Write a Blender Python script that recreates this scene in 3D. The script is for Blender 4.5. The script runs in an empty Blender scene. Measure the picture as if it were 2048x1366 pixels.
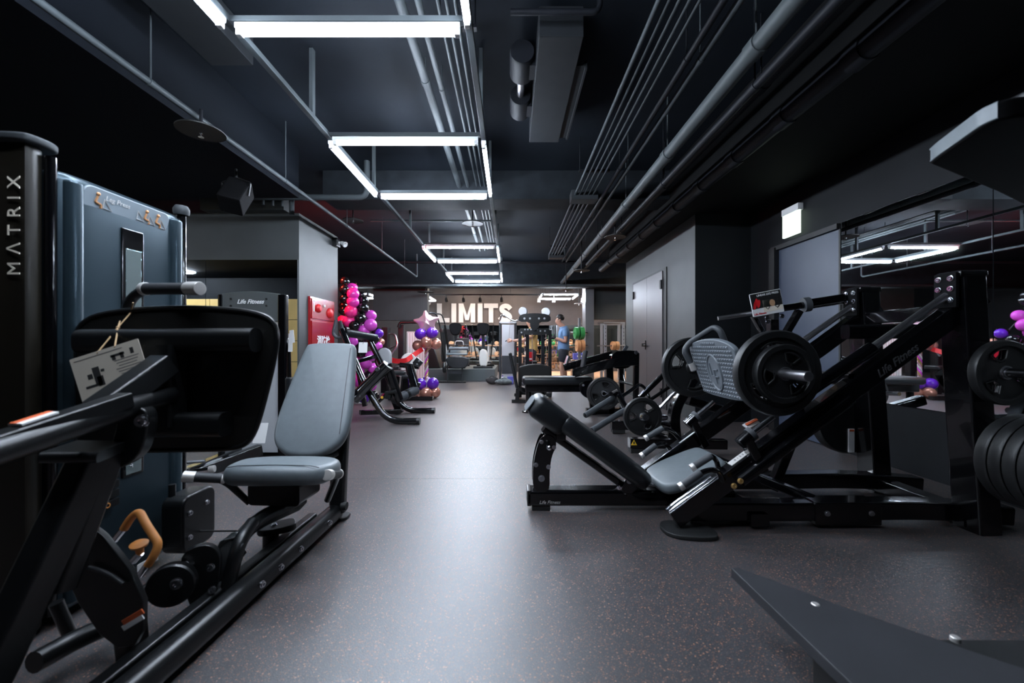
import bpy, bmesh, math, random
from mathutils import Vector as V, Matrix as MX
random.seed(7)
SC = bpy.context.scene
COL = SC.collection
# ---------------------------------------------------------------- camera
FPX = 796.0                      # focal length in pixels of the 2048x1366 frame
CX, CY, CH = 1021.0, 690.0, 1.0  # vanishing point, camera height in metres
cam = bpy.data.cameras.new('camera')
cam.sensor_fit = 'HORIZONTAL'; cam.sensor_width = 36.0
cam.lens = FPX / 2048 * 36.0
cam.shift_x = (1024 - CX) / 2048; cam.shift_y = (CY - 683) / 2048
cam.clip_start = 0.02; cam.clip_end = 100
cam.dof.use_dof = True; cam.dof.focus_distance = 5.2; cam.dof.aperture_fstop = 2.4
camo = bpy.data.objects.new('camera', cam); COL.objects.link(camo)
camo.location = (0, 0, CH); camo.rotation_euler = (math.pi / 2, 0, 0)
SC.camera = camo
# ---------------------------------------------------------------- world, exposure
W = bpy.data.worlds.new('world'); SC.world = W; W.use_nodes = True
W.node_tree.nodes['Background'].inputs[0].default_value = (0.5, 0.6, 0.8, 1)
W.node_tree.nodes['Background'].inputs[1].default_value = 0.01
SC.view_settings.view_transform = 'Standard'
SC.view_settings.look = 'None'
SC.view_settings.gamma = 1.0
SC.view_settings.exposure = 0.0
SC.view_settings.use_curve_mapping = False
TUBE_E = 240.0                    # emission of the fluorescent tubes
TUBE_COL = (0.76, 0.86, 1.0)

def P(px, py, d):                # a pixel of the photo at depth d metres
    return V(((px - CX) / FPX * d, d, CH + (CY - py) / FPX * d))
# ---------------------------------------------------------------- materials
MT = {}
def mat(name, col, rough=0.5, metal=0.0, coat=0.0, noise=0.0, nscale=40.0, emit=None, estr=0.0, bump=0.0, bscale=200.0, alpha=None, trans=0.0, spec=0.5):
    m = bpy.data.materials.new(name); m.use_nodes = True
    nt = m.node_tree; b = nt.nodes['Principled BSDF']
    b.inputs['Base Color'].default_value = (*col, 1)
    b.inputs['Roughness'].default_value = rough
    b.inputs['Metallic'].default_value = metal
    b.inputs['Coat Weight'].default_value = coat
    b.inputs['Specular IOR Level'].default_value = spec
    b.inputs['Transmission Weight'].default_value = trans
    if emit:
        b.inputs['Emission Color'].default_value = (*emit, 1)
        b.inputs['Emission Strength'].default_value = estr
    if noise or bump:
        tc = nt.nodes.new('ShaderNodeTexCoord')
    if noise:
        n = nt.nodes.new('ShaderNodeTexNoise'); n.inputs['Scale'].default_value = nscale; n.inputs['Detail'].default_value = 5
        r = nt.nodes.new('ShaderNodeMapRange')
        r.inputs['From Min'].default_value = 0.3; r.inputs['From Max'].default_value = 0.7
        r.inputs['To Min'].default_value = 1 - noise; r.inputs['To Max'].default_value = 1 + noise
        x = nt.nodes.new('ShaderNodeVectorMath'); x.operation = 'SCALE'
        x.inputs[0].default_value = col
        nt.links.new(tc.outputs['Object'], n.inputs['Vector']); nt.links.new(n.outputs['Fac'], r.inputs['Value'])
        nt.links.new(r.outputs['Result'], x.inputs['Scale']); nt.links.new(x.outputs['Vector'], b.inputs['Base Color'])
    if bump:
        n2 = nt.nodes.new('ShaderNodeTexNoise'); n2.inputs['Scale'].default_value = bscale; n2.inputs['Detail'].default_value = 3
        bp = nt.nodes.new('ShaderNodeBump'); bp.inputs['Strength'].default_value = bump; bp.inputs['Distance'].default_value = 0.002
        nt.links.new(tc.outputs['Object'], n2.inputs['Vector']); nt.links.new(n2.outputs['Fac'], bp.inputs['Height'])
        nt.links.new(bp.outputs['Normal'], b.inputs['Normal'])
    MT[name] = m; return m
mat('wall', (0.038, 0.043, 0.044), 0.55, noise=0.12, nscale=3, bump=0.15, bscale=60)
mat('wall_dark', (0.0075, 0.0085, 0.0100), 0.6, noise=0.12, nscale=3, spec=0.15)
mat('wall_brown', (0.062, 0.050, 0.047), 0.7, noise=0.1, nscale=4)
mat('ceiling', (0.0065, 0.0092, 0.0135), 0.8, noise=0.2, nscale=2, bump=0.2, bscale=30, spec=0.15)
mat('beam', (0.011, 0.0135, 0.0165), 0.75, noise=0.25, nscale=6, bump=0.2, bscale=40, spec=0.15)
mat('soffit', (0.003, 0.0033, 0.0036), 0.8, spec=0.15)
mat('pipe', (0.050, 0.059, 0.064), 0.5, noise=0.1, nscale=6, spec=0.15)
mat('pipe_pale', (0.085, 0.098, 0.102), 0.5, noise=0.1, nscale=6, spec=0.2)
mat('soffit_side', (0.0034, 0.0048, 0.0075), 0.8, spec=0.1)
mat('pipe_dark', (0.0085, 0.0095, 0.0125), 0.55, noise=0.1, nscale=6, spec=0.15)
mat('fan_grey', (0.0155, 0.0175, 0.020), 0.6, noise=0.1, nscale=8, spec=0.15)
mat('panel_grey', (0.070, 0.078, 0.080), 0.45)
mat('unit_grey', (0.034, 0.038, 0.042), 0.55, noise=0.1, nscale=8, spec=0.15)
mat('black_gloss', (0.0018, 0.0018, 0.0024), 0.16, coat=0.5)
mat('black_satin', (0.0045, 0.0050, 0.0056), 0.34, noise=0.1, nscale=60)
mat('speaker_black', (0.003, 0.003, 0.0035), 0.8, spec=0.1)
mat('black_matte', (0.005, 0.0052, 0.0056), 0.55)
mat('black_plastic', (0.0042, 0.0040, 0.0036), 0.42)
mat('rubber', (0.009, 0.0095, 0.010), 0.6, bump=0.1)
mat('rubber_plate', (0.0062, 0.0066, 0.0072), 0.48, bump=0.1, bscale=300)
mat('grip', (0.012, 0.013, 0.016), 0.6, bump=0.2, bscale=400)
mat('grip_grey', (0.040, 0.045, 0.052), 0.6, bump=0.2, bscale=300)
mat('chrome', (0.78, 0.78, 0.82), 0.14, 1.0)
mat('steel', (0.50, 0.50, 0.53), 0.35, 1.0)
mat('silver', (0.62, 0.60, 0.58), 0.4, 0.6)
mat('leather', (0.118, 0.138, 0.150), 0.42, noise=0.06, nscale=25, bump=0.25, bscale=350)
mat('leather_dark', (0.0072, 0.0086, 0.0105), 0.36, bump=0.25, bscale=350)
mat('shroud', (0.030, 0.050, 0.064), 0.30, 0.6)
mat('shroud_brown', (0.0095, 0.0078, 0.0052), 0.38)
mat('metal_window', (0.42, 0.52, 0.52), 0.25, 0.9)
mat('placard_blue', (0.26, 0.31, 0.35), 0.4)
mat('white', (0.72, 0.72, 0.72), 0.5)
mat('white_print', (0.80, 0.80, 0.80), 0.5)
mat('paper', (0.78, 0.71, 0.60), 0.6, noise=0.05, nscale=8)
mat('rail_print', (0.06, 0.06, 0.065), 0.4)
mat('ink', (0.03, 0.03, 0.03), 0.7)
mat('ink_grey', (0.22, 0.21, 0.20), 0.7)
mat('orange', (0.62, 0.235, 0.055), 0.55)
mat('orange_label', (0.60, 0.11, 0.03), 0.5)
mat('yellow_label', (0.85, 0.50, 0.03), 0.5)
mat('cord', (0.45, 0.30, 0.16), 0.8)
mat('red_box', (0.30, 0.008, 0.011), 0.22, coat=0.4)
mat('red', (0.60, 0.015, 0.02), 0.4)
mat('red_dark', (0.16, 0.006, 0.008), 0.3)
mat('locker', (0.85, 0.58, 0.22), 0.28, noise=0.06, nscale=3)
mat('steel_door', (0.115, 0.108, 0.112), 0.42, 0.65)
mat('blue_door', (0.046, 0.060, 0.094), 0.45, noise=0.04, nscale=4)
mat('mirror', (0.80, 0.84, 0.86), 0.012, 1.0)
mat('light_housing', (0.78, 0.80, 0.84), 0.4)
mat('tube', (0.9, 0.9, 0.95), 0.3, emit=TUBE_COL, estr=TUBE_E)
mat('exit_face', (0.8, 0.9, 0.8), 0.4, emit=(0.80, 1.0, 0.84), estr=2.6)
mat('red_lamp', (0.8, 0.02, 0.02), 0.3, emit=(1.0, 0.03, 0.015), estr=2600.0)
mat('spot_lens', (0.9, 0.9, 0.8), 0.3, emit=(1.0, 0.86, 0.72), estr=20.0)
mat('led_strip', (0.9, 0.9, 0.9), 0.3, emit=(0.9, 0.93, 1.0), estr=8.0)
mat('added_warm_glow', (0.9, 0.9, 0.9), 0.3, emit=(1.0, 0.84, 0.68), estr=58.0)
mat('letter', (0.40, 0.385, 0.38), 0.6)
mat('pink', (0.72, 0.035, 0.36), 0.18, coat=0.3)
mat('hot_pink', (0.80, 0.03, 0.22), 0.18, coat=0.3)
mat('magenta', (0.60, 0.07, 0.50), 0.18, coat=0.3)
mat('purple', (0.115, 0.018, 0.42), 0.14, coat=0.5)
mat('rose_gold', (0.60, 0.27, 0.20), 0.22, 0.6)
mat('balloon_black', (0.006, 0.006, 0.007), 0.15, coat=0.4)
mat('foil_pink', (0.85, 0.50, 0.57), 0.2, 0.7)
mat('gold', (0.62, 0.40, 0.16), 0.25, 0.6)
mat('skin', (0.48, 0.26, 0.18), 0.5)
mat('hair', (0.010, 0.009, 0.009), 0.5)
mat('shirt_blue', (0.13, 0.245, 0.42), 0.8, noise=0.08, nscale=30)
mat('shirt_yellow', (0.52, 0.35, 0.12), 0.8, noise=0.1, nscale=30)
mat('shorts', (0.012, 0.015, 0.024), 0.75)
mat('glove', (0.010, 0.010, 0.011), 0.7)
mat('shoe', (0.05, 0.05, 0.06), 0.6)
mat('tower_silver', (0.42, 0.43, 0.45), 0.35, 0.4)
mat('acrylic', (0.45, 0.47, 0.50), 0.25)
mat('platform', (0.055, 0.066, 0.068), 0.6)
mat('wood', (0.34, 0.20, 0.12), 0.45, noise=0.2, nscale=8)
mat('tan', (0.50, 0.30, 0.17), 0.55)
mat('orange_plate', (0.62, 0.30, 0.13), 0.5)
mat('green_plate', (0.03, 0.25, 0.06), 0.5)
mat('blue_box', (0.10, 0.10, 0.42), 0.5)
mat('grey_pad', (0.28, 0.285, 0.30), 0.5)
mat('white_pad', (0.55, 0.53, 0.50), 0.5)
mat('matte_board', (0.020, 0.021, 0.025), 0.62, noise=0.15, nscale=5)
mat('bag_black', (0.012, 0.012, 0.013), 0.8, noise=0.3, nscale=20)
mat('bag_grey', (0.10, 0.12, 0.12), 0.8, noise=0.5, nscale=20)
mat('foot_grey', (0.115, 0.132, 0.150), 0.45)
mat('screen', (0.02, 0.022, 0.025), 0.6)
# glass
g = mat('glass', (0.75, 0.82, 0.85), 0.02, trans=1.0)
# rubber floor with orange flecks
def floor_mat():
    m = bpy.data.materials.new('rubber_floor'); m.use_nodes = True
    nt = m.node_tree; N = nt.nodes; L = nt.links; b = N['Principled BSDF']
    tc = N.new('ShaderNodeTexCoord')
    def fleck(scale, lo, hi):
        v = N.new('ShaderNodeTexVoronoi'); v.inputs['Scale'].default_value = scale
        L.new(tc.outputs['Object'], v.inputs['Vector'])
        s = N.new('ShaderNodeSeparateColor'); L.new(v.outputs['Color'], s.inputs[0])
        a = N.new('ShaderNodeMath'); a.operation = 'GREATER_THAN'; a.inputs[1].default_value = lo; L.new(s.outputs[0], a.inputs[0])
        d = N.new('ShaderNodeMath'); d.operation = 'LESS_THAN'; d.inputs[1].default_value = hi; L.new(v.outputs['Distance'], d.inputs[0])
        k = N.new('ShaderNodeMath'); k.operation = 'MULTIPLY'; L.new(a.outputs[0], k.inputs[0]); L.new(d.outputs[0], k.inputs[1])
        return k.outputs[0], s.outputs[1]
    f1, c1 = fleck(235, 0.80, 0.42)
    f2, c2 = fleck(150, 0.93, 0.42)
    f3, c3 = fleck(330, 0.70, 0.45)
    n = N.new('ShaderNodeTexNoise'); n.inputs['Scale'].default_value = 1.6; n.inputs['Detail'].default_value = 6
    L.new(tc.outputs['Object'], n.inputs['Vector'])
    base = N.new('ShaderNodeMix'); base.data_type = 'RGBA'
    base.inputs['A'].default_value = (0.038, 0.038, 0.042, 1); base.inputs['B'].default_value = (0.058, 0.057, 0.061, 1)
    mp = N.new('ShaderNodeMapping'); mp.inputs['Scale'].default_value = (90, 1.2, 1); L.new(tc.outputs['Object'], mp.inputs['Vector'])
    n3 = N.new('ShaderNodeTexNoise'); n3.inputs['Scale'].default_value = 1.0; n3.inputs['Detail'].default_value = 3; L.new(mp.outputs['Vector'], n3.inputs['Vector'])
    av = N.new('ShaderNodeMath'); av.operation = 'MULTIPLY_ADD'; av.inputs[1].default_value = 1.2; av.inputs[2].default_value = -0.35; L.new(n3.outputs['Fac'], av.inputs[0])
    ad = N.new('ShaderNodeMath'); ad.operation = 'ADD'; L.new(av.outputs[0], ad.inputs[0]); L.new(n.outputs['Fac'], ad.inputs[1])
    hf = N.new('ShaderNodeMath'); hf.operation = 'MULTIPLY'; hf.inputs[1].default_value = 0.6; hf.use_clamp = True; L.new(ad.outputs[0], hf.inputs[0])
    L.new(hf.outputs[0], base.inputs['Factor'])
    prev = base.outputs['Result']
    for f, col in ((f3, (0.10, 0.094, 0.097, 1)), (f1, (0.27, 0.115, 0.068, 1)), (f2, (0.38, 0.19, 0.12, 1))):
        x = N.new('ShaderNodeMix'); x.data_type = 'RGBA'; x.inputs['B'].default_value = col
        L.new(f, x.inputs['Factor']); L.new(prev, x.inputs['A']); prev = x.outputs['Result']
    L.new(prev, b.inputs['Base Color'])
    b.inputs['Roughness'].default_value = 0.40
    b.inputs['Specular IOR Level'].default_value = 1.0
    n2 = N.new('ShaderNodeTexNoise'); n2.inputs['Scale'].default_value = 260
    L.new(tc.outputs['Object'], n2.inputs['Vector'])
    bp = N.new('ShaderNodeBump'); bp.inputs['Strength'].default_value = 0.35; bp.inputs['Distance'].default_value = 0.002
    L.new(n2.outputs['Fac'], bp.inputs['Height']); L.new(bp.outputs['Normal'], b.inputs['Normal'])
    MT['rubber_floor'] = m
floor_mat()
# ---------------------------------------------------------------- mesh helpers
ORG = {}
def thing(name, label, cat, loc=(0, 0, 0), group=None):
    o = bpy.data.objects.new(name, None); COL.objects.link(o); o.location = loc
    o.empty_display_size = 0.1
    o['label'] = label; o['category'] = cat
    if group: o['group'] = group
    ORG[o.name] = V(loc); return o
def tag(o, label, cat, group=None):
    o['label'] = label; o['category'] = cat
    if group: o['group'] = group
    return o
def fin(name, bm, m, parent=None, ang=38, kind=None, flat=False, label=None, org=None):
    o0 = ORG[parent.name] if parent is not None else (V(org) if org is not None else V((0, 0, 0)))
    bmesh.ops.recalc_face_normals(bm, faces=bm.faces[:])
    if o0.length > 0: bmesh.ops.translate(bm, verts=bm.verts[:], vec=-o0)
    me = bpy.data.meshes.new(name); bm.to_mesh(me); bm.free()
    if not flat:
        me.polygons.foreach_set('use_smooth', [True] * len(me.polygons))
        me.set_sharp_from_angle(angle=math.radians(ang))
    me.materials.append(MT[m])
    o = bpy.data.objects.new(name, me); COL.objects.link(o)
    if parent is not None: o.parent = parent; ORG[o.name] = o0
    else: o.location = o0; ORG[o.name] = o0
    if not flat and ang < 45 and len(me.polygons) < 400:
        w = o.modifiers.new('weighted_normal', 'WEIGHTED_NORMAL'); w.keep_sharp = True; w.weight = 80
    if kind: o['kind'] = kind
    if label: o['label'] = label
    return o
def nb(): return bmesh.new()
def struct(name, bm, m, parent=None, **k):
    return fin(name, bm, m, parent, kind=None if parent is not None else 'structure', **k)
def box(bm, c, s, rot=None, bev=0.0, seg=2):
    M = MX.Translation(V(c)) @ (rot.to_4x4() if rot is not None else MX.Identity(4)) @ MX.Diagonal((s[0], s[1], s[2], 1))
    r = bmesh.ops.create_cube(bm, size=1.0, matrix=M)
    if bev > 0:
        es = list({e for v in r['verts'] for e in v.link_edges})
        bmesh.ops.bevel(bm, geom=es, offset=bev, segments=seg, profile=0.5, affect='EDGES')
    return bm
def b2(bm, x0, x1, y0, y1, z0, z1, bev=0.0):
    return box(bm, ((x0 + x1) / 2, (y0 + y1) / 2, (z0 + z1) / 2), (abs(x1 - x0), abs(y1 - y0), abs(z1 - z0)), bev=bev)
def fillet(pts, r, n=5):
    pts = [V(p) for p in pts]
    if r <= 0 or len(pts) < 3: return pts
    out = [pts[0]]
    for i in range(1, len(pts) - 1):
        a, b, c = pts[i - 1], pts[i], pts[i + 1]
        u = a - b; w = c - b
        k = min(r, u.length * 0.48, w.length * 0.48)
        p, q = b + u.normalized() * k, b + w.normalized() * k
        for j in range(n + 1):
            t = j / n
            out.append(p * (1 - t) ** 2 + b * 2 * t * (1 - t) + q * t ** 2)
    out.append(pts[-1]); return out
def sweep(bm, path, prof, up=None, scale=None, caps=True, closed=False):
    n = len(path); rings = []; X = None
    for i in range(n):
        if closed: t = path[(i + 1) % n] - path[i - 1]
        else: t = path[min(i + 1, n - 1)] - path[max(i - 1, 0)]
        t.normalize()
        if up is not None:
            X = V(up).cross(t)
            if X.length < 1e-4: X = V((1, 0, 0)).cross(t)
        elif X is None:
            X = (V((0, 0, 1)) if abs(t.z) < 0.9 else V((1, 0, 0))).cross(t)
        else: X = X - t * X.dot(t)
        X = X.normalized(); Y = t.cross(X)
        s = scale[i] if scale else 1.0
        rings.append([bm.verts.new(path[i] + X * (u * s) + Y * (w * s)) for u, w in prof])
    m = len(prof)
    for i in range(n if closed else n - 1):
        A, B = rings[i], rings[(i + 1) % n]
        for j in range(m): bm.faces.new((A[j], A[(j + 1) % m], B[(j + 1) % m], B[j]))
    if caps and not closed:
        bm.faces.new(rings[0][::-1]); bm.faces.new(rings[-1])
    return bm
def circ(r, n=12): return [(r * math.cos(2 * math.pi * k / n), r * math.sin(2 * math.pi * k / n)) for k in range(n)]
def rrect(w, h, r, n=3):
    r = min(r, w * 0.499, h * 0.499); out = []
    for cx, cy, a in ((w / 2 - r, h / 2 - r, 0), (-w / 2 + r, h / 2 - r, 90), (-w / 2 + r, -h / 2 + r, 180), (w / 2 - r, -h / 2 + r, 270)):
        for k in range(n + 1):
            t = math.radians(a + 90 * k / n); out.append((cx + r * math.cos(t), cy + r * math.sin(t)))
    return out
def tube(bm, pts, r, fil=0.0, n=12, up=None, closed=False):
    return sweep(bm, fillet(pts, fil), circ(r, n), up, closed=closed)
def bar(bm, pts, w, h, fil=0.0, up=(0, 0, 1), rad=0.008, n=3):
    return sweep(bm, fillet(pts, fil), rrect(w, h, rad, n), up)
def lathe(bm, prof, M=None, n=32, closed=False):
    M = M or MX.Identity(4); rings = []
    for r, z in prof:
        if r < 1e-6: rings.append([bm.verts.new(M @ V((0, 0, z)))])
        else: rings.append([bm.verts.new(M @ V((r * math.cos(2 * math.pi * k / n), r * math.sin(2 * math.pi * k / n), z))) for k in range(n)])
    L = list(range(len(prof))); pairs = list(zip(L, L[1:])) + ([(L[-1], 0)] if closed else [])
    for i, j in pairs:
        A, B = rings[i], rings[j]
        if len(A) == 1 and len(B) == 1: continue
        for k in range(n):
            k2 = (k + 1) % n
            if len(A) == 1: bm.faces.new((A[0], B[k], B[k2]))
            elif len(B) == 1: bm.faces.new((A[k], A[k2], B[0]))
            else: bm.faces.new((A[k], A[k2], B[k2], B[k]))
    return bm
def axisM(p, d):                 # matrix with local Z along d at p
    return MX.Translation(V(p)) @ V(d).to_track_quat('Z', 'Y').to_matrix().to_4x4()
def cyl(bm, p, q, r, n=20, bev=0.0, r2=None):
    p, q = V(p), V(q); L = (q - p).length; M = axisM(p, q - p); r2 = r if r2 is None else r2
    if bev > 0: prof = [(0, 0), (r - bev, 0), (r - bev * 0.3, bev * 0.3), (r, bev), (r2, L - bev), (r2 - bev * 0.3, L - bev * 0.3), (r2 - bev, L), (0, L)]
    else: prof = [(0, 0), (r, 0), (r2, L), (0, L)]
    return lathe(bm, prof, M, n)
def poly(bm, out, t, M, rnd=0.0, seg=3, crown=0.0):
    """prism of a 2-D outline (local XY, thickness t along local Z, centred), edges rounded by rnd"""
    n = len(out); pts = [V((x, y)) for x, y in out]
    area = sum(pts[i].x * pts[(i + 1) % n].y - pts[(i + 1) % n].x * pts[i].y for i in range(n))
    if area < 0: pts.reverse()
    nor = []
    for i in range(n):
        a = (pts[i] - pts[i - 1]).normalized(); b = (pts[(i + 1) % n] - pts[i]).normalized()
        v = V((-(a.y + b.y), a.x + b.x)); L = v.length
        v = v / L if L > 1e-6 else V((0, 0)); k = max(0.35, math.sqrt(max(0.0, (1 + a.dot(b)) / 2)))
        nor.append(v / k)
    lay = []
    if rnd > 0:
        for k in range(seg + 1):
            a = math.pi / 2 * k / seg; lay.append((rnd * (1 - math.sin(a)), -t / 2 + rnd * (1 - math.cos(a))))
        lay += [(i_, -z_) for i_, z_ in lay[::-1]]
    else: lay = [(0, -t / 2), (0, t / 2)]
    rings = [[bm.verts.new(M @ V((*(pts[i] + nor[i] * ins), z))) for i in range(n)] for ins, z in lay]
    for A, B in zip(rings, rings[1:]):
        for i in range(n): bm.faces.new((A[i], A[(i + 1) % n], B[(i + 1) % n], B[i]))
    for R, z, sg in ((rings[0], -t / 2, -1), (rings[-1], t / 2, 1)):
        if crown:
            c = sum((v.co for v in R), V()) / n
            mid = [bm.verts.new(c + (v.co - c) * 0.55 + (M.to_3x3() @ V((0, 0, sg * crown * 0.75)))) for v in R]
            top = bm.verts.new(c + M.to_3x3() @ V((0, 0, sg * crown)))
            for i in range(n):
                bm.faces.new((R[i], R[(i + 1) % n], mid[(i + 1) % n], mid[i])); bm.faces.new((mid[i], mid[(i + 1) % n], top))
        else: bm.faces.new(R)
    return bm
def smooth_outline(pts, it=2):
    for _ in range(it):
        q = []
        for i in range(len(pts)):
            a, b = pts[i], pts[(i + 1) % len(pts)]
            q.append((a[0] * 0.75 + b[0] * 0.25, a[1] * 0.75 + b[1] * 0.25)); q.append((a[0] * 0.25 + b[0] * 0.75, a[1] * 0.25 + b[1] * 0.75))
        pts = q
    return pts
def basis(o, x, y):              # matrix from origin, local X dir, approx local Y dir
    x = V(x).normalized(); z = x.cross(V(y)).normalized(); y = z.cross(x)
    M = MX((x, y, z)).transposed().to_4x4(); M.translation = V(o); return M
def ball(bm, c, r, sc=(1, 1, 1), u=16, v=10, rot=None):
    M = MX.Translation(V(c)) @ (rot.to_4x4() if rot is not None else MX.Identity(4)) @ MX.Diagonal((sc[0], sc[1], sc[2], 1))
    bmesh.ops.create_uvsphere(bm, u_segments=u, v_segments=v, radius=r, matrix=M); return bm
def bolt(name, p, d, r, parent, m='steel', h=None):
    h = h or r * 0.7; bm = nb()
    lathe(bm, [(0, -h * 0.3), (r * 1.25, -h * 0.3), (r * 1.25, h * 0.15), (r, h * 0.2), (r * 0.95, h), (r * 0.45, h), (r * 0.40, h * 0.45), (0, h * 0.45)], axisM(p, d), 12)
    return fin(name, bm, m, parent)
def text_bm(s, size, M, ext=0.001, off=0.0, shear=0.0, spacing=1.0, xs=1.0, align='CENTER'):
    cu = bpy.data.curves.new('t', 'FONT'); cu.body = s; cu.size = size; cu.extrude = ext; cu.offset = off; cu.shear = shear
    cu.space_character = spacing; cu.align_x = align; cu.align_y = 'CENTER'; cu.resolution_u = 3
    o = bpy.data.objects.new('t', cu); COL.objects.link(o)
    me = bpy.data.meshes.new_from_object(o.evaluated_get(bpy.context.evaluated_depsgraph_get()))
    bm = nb(); bm.from_mesh(me)
    bmesh.ops.transform(bm, matrix=M @ MX.Diagonal((xs, 1, 1, 1)), verts=bm.verts[:])
    bpy.data.objects.remove(o); bpy.data.curves.remove(cu); bpy.data.meshes.remove(me)
    return bm
def islands(name, bm, m, parent, **k):   # each separate piece of bm as a part of its own
    left = set(bm.verts)
    while left:
        st = [left.pop()]; isl = set(st)
        while st:
            v = st.pop()
            for e in v.link_edges:
                w = e.other_vert(v)
                if w not in isl: isl.add(w); left.discard(w); st.append(w)
        nb_ = bmesh.new(); mp = {v: nb_.verts.new(v.co) for v in isl}
        for f in bm.faces:
            if f.verts[0] in isl: nb_.faces.new([mp[v] for v in f.verts])
        fin(name, nb_, m, parent, **k)
    bm.free()
def copy_tree(o, parent=None, loc=None, rot=None, label=None, group=None):
    c = o.copy(); COL.objects.link(c)
    if parent is not None: c.parent = parent
    if loc is not None: c.location = loc
    if rot is not None: c.rotation_euler = rot
    if label: c['label'] = label
    if group: c['group'] = group
    for ch in [x for x in bpy.data.objects if x.parent == o]: copy_tree(ch, c)
    return c
# ================================================================ SETTING
XR, XL, YB, YF, ZC = 3.12, -9.0, 15.0, -5.0, 3.25
# floor: rolled rubber mats laid side by side with tight joints
bm = nb(); b2(bm, XL, 5.5, YF, YB, -0.12, -0.006); floor = struct('floor', bm, 'rubber_floor')
ys = [YF, -2.04, 0.47, 2.98, 5.49, 8.0, 10.51, 13.02, YB]
for a, b in zip(ys, ys[1:]):
    bm = nb(); b2(bm, XL, 5.5, a + 0.0008, b - 0.0008, -0.007, 0.0, bev=0.0008)
    fin('rubber_mat', bm, 'rubber_floor', floor, flat=True)
bm = nb(); b2(bm, XL, 5.5, YF, YB, ZC, ZC + 0.2); struct('ceiling', bm, 'ceiling')
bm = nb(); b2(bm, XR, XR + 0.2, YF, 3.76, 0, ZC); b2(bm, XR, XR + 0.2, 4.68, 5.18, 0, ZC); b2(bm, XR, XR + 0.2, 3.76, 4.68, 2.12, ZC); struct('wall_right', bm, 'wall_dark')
bm = nb(); b2(bm, 2.40, 5.5, 5.18, 8.27, 0, 2.70); struct('wall_right_projection', bm, 'wall')
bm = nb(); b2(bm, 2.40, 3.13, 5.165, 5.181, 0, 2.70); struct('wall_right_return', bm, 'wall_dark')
bm = nb(); b2(bm, 5.5, 5.7, 8.27, YB, 0, ZC); struct('wall_right_far', bm, 'wall')
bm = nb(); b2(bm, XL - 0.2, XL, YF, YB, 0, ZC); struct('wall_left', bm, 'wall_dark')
bm = nb(); b2(bm, XL, 5.5, YB, YB + 0.2, 0, ZC); struct('wall_back', bm, 'wall_brown')
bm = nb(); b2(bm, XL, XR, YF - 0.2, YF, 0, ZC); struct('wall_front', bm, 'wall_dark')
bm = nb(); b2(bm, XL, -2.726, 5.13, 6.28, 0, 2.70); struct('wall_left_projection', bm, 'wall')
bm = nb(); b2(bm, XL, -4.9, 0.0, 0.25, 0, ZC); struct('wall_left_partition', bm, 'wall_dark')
bm = nb(); b2(bm, 2.05, 5.5, YF, 8.27, 2.70, ZC); struct('ceiling_soffit_right', bm, 'soffit')
bm = nb(); b2(bm, XL, -2.42, YF, 4.55, 2.68, ZC); struct('ceiling_soffit_left', bm, 'soffit_side')
for i, (y0, y1, z, x0, x1) in enumerate(((5.13, 5.55, 2.88, -2.42, 2.05), (10.95, 11.25, 2.60, XL, 5.5))):
    bm = nb(); b2(bm, x0, x1, y0, y1, z, ZC); struct('ceiling_beam', bm, 'beam')
bm = nb(); b2(bm, -3.9, -2.85, 5.0, 5.13, 2.70, 3.05); struct('ceiling_bulkhead', bm, 'wall')
bm = nb(); b2(bm, 2.38, 5.5, 11.6, 11.8, 1.74, ZC); struct('wall_bulkhead_right', bm, 'wall')
bm = nb(); b2(bm, -3.97, -2.40, 11.5, 11.75, 1.72, ZC); b2(bm, -2.62, -2.40, 11.5, 11.75, 0, 1.72); struct('wall_bulkhead_left', bm, 'wall')
bm = nb(); b2(bm, 2.13, 2.37, 11.3, 11.8, 0, ZC); struct('wall_mirrored_pillar', bm, 'steel')
# wood floor zone of the free weights area
wf = nb(); b2(wf, 0.9, 5.5, 10.6, YB, 0.0, 0.012); wfo = struct('floor_wood', wf, 'wood')
# steel double door in the projecting wall
d1 = nb(); b2(d1, 2.385, 2.42, 6.10, 7.78, 0, 2.20); dd = struct('door_1', d1, 'black_matte')
for y0, y1 in ((6.22, 6.915), (6.92, 7.68)):
    bm = nb(); b2(bm, 2.368, 2.39, y0, y1, 0.01, 2.16, bev=0.003); fin('door_leaf', bm, 'steel_door', dd)
for y in (6.25, 7.66):
    for z in (0.25, 1.95):
        bm = nb(); b2(bm, 2.345, 2.37, y - 0.03, y + 0.03, z - 0.07, z + 0.07, bev=0.004); fin('hinge', bm, 'black_matte', dd)
bm = nb(); cyl(bm, (2.30, 6.98, 1.0), (2.37, 6.98, 1.0), 0.025); tube(bm, [(2.315, 6.98, 1.0), (2.315, 6.82, 1.0)], 0.011); b2(bm, 2.355, 2.37, 6.955, 7.005, 0.92, 1.08, bev=0.004); fin('door_handle', bm, 'black_satin', dd)
# blue-grey door beside the mirror
bm = nb()
b2(bm, 3.112, 3.2, 3.755, 3.775, 0, 2.13); b2(bm, 3.06, 3.2, 4.62, 4.72, 0, 2.13); b2(bm, 3.08, 3.2, 3.76, 4.72, 2.10, 2.15)
do = struct('door_2', bm, 'black_matte')
bm = nb(); b2(bm, 3.115, 3.16, 3.775, 4.62, 0.008, 2.10, bev=0.004); fin('door_leaf', bm, 'blue_door', do)
bm = nb(); tube(bm, [(3.09, 3.90, 1.02), (3.06, 3.90, 1.02), (3.06, 4.02, 1.02)], 0.011, 0.01); b2(bm, 3.10, 3.12, 3.87, 3.93, 0.94, 1.10, bev=0.004); fin('door_handle', bm, 'steel', do)
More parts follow.
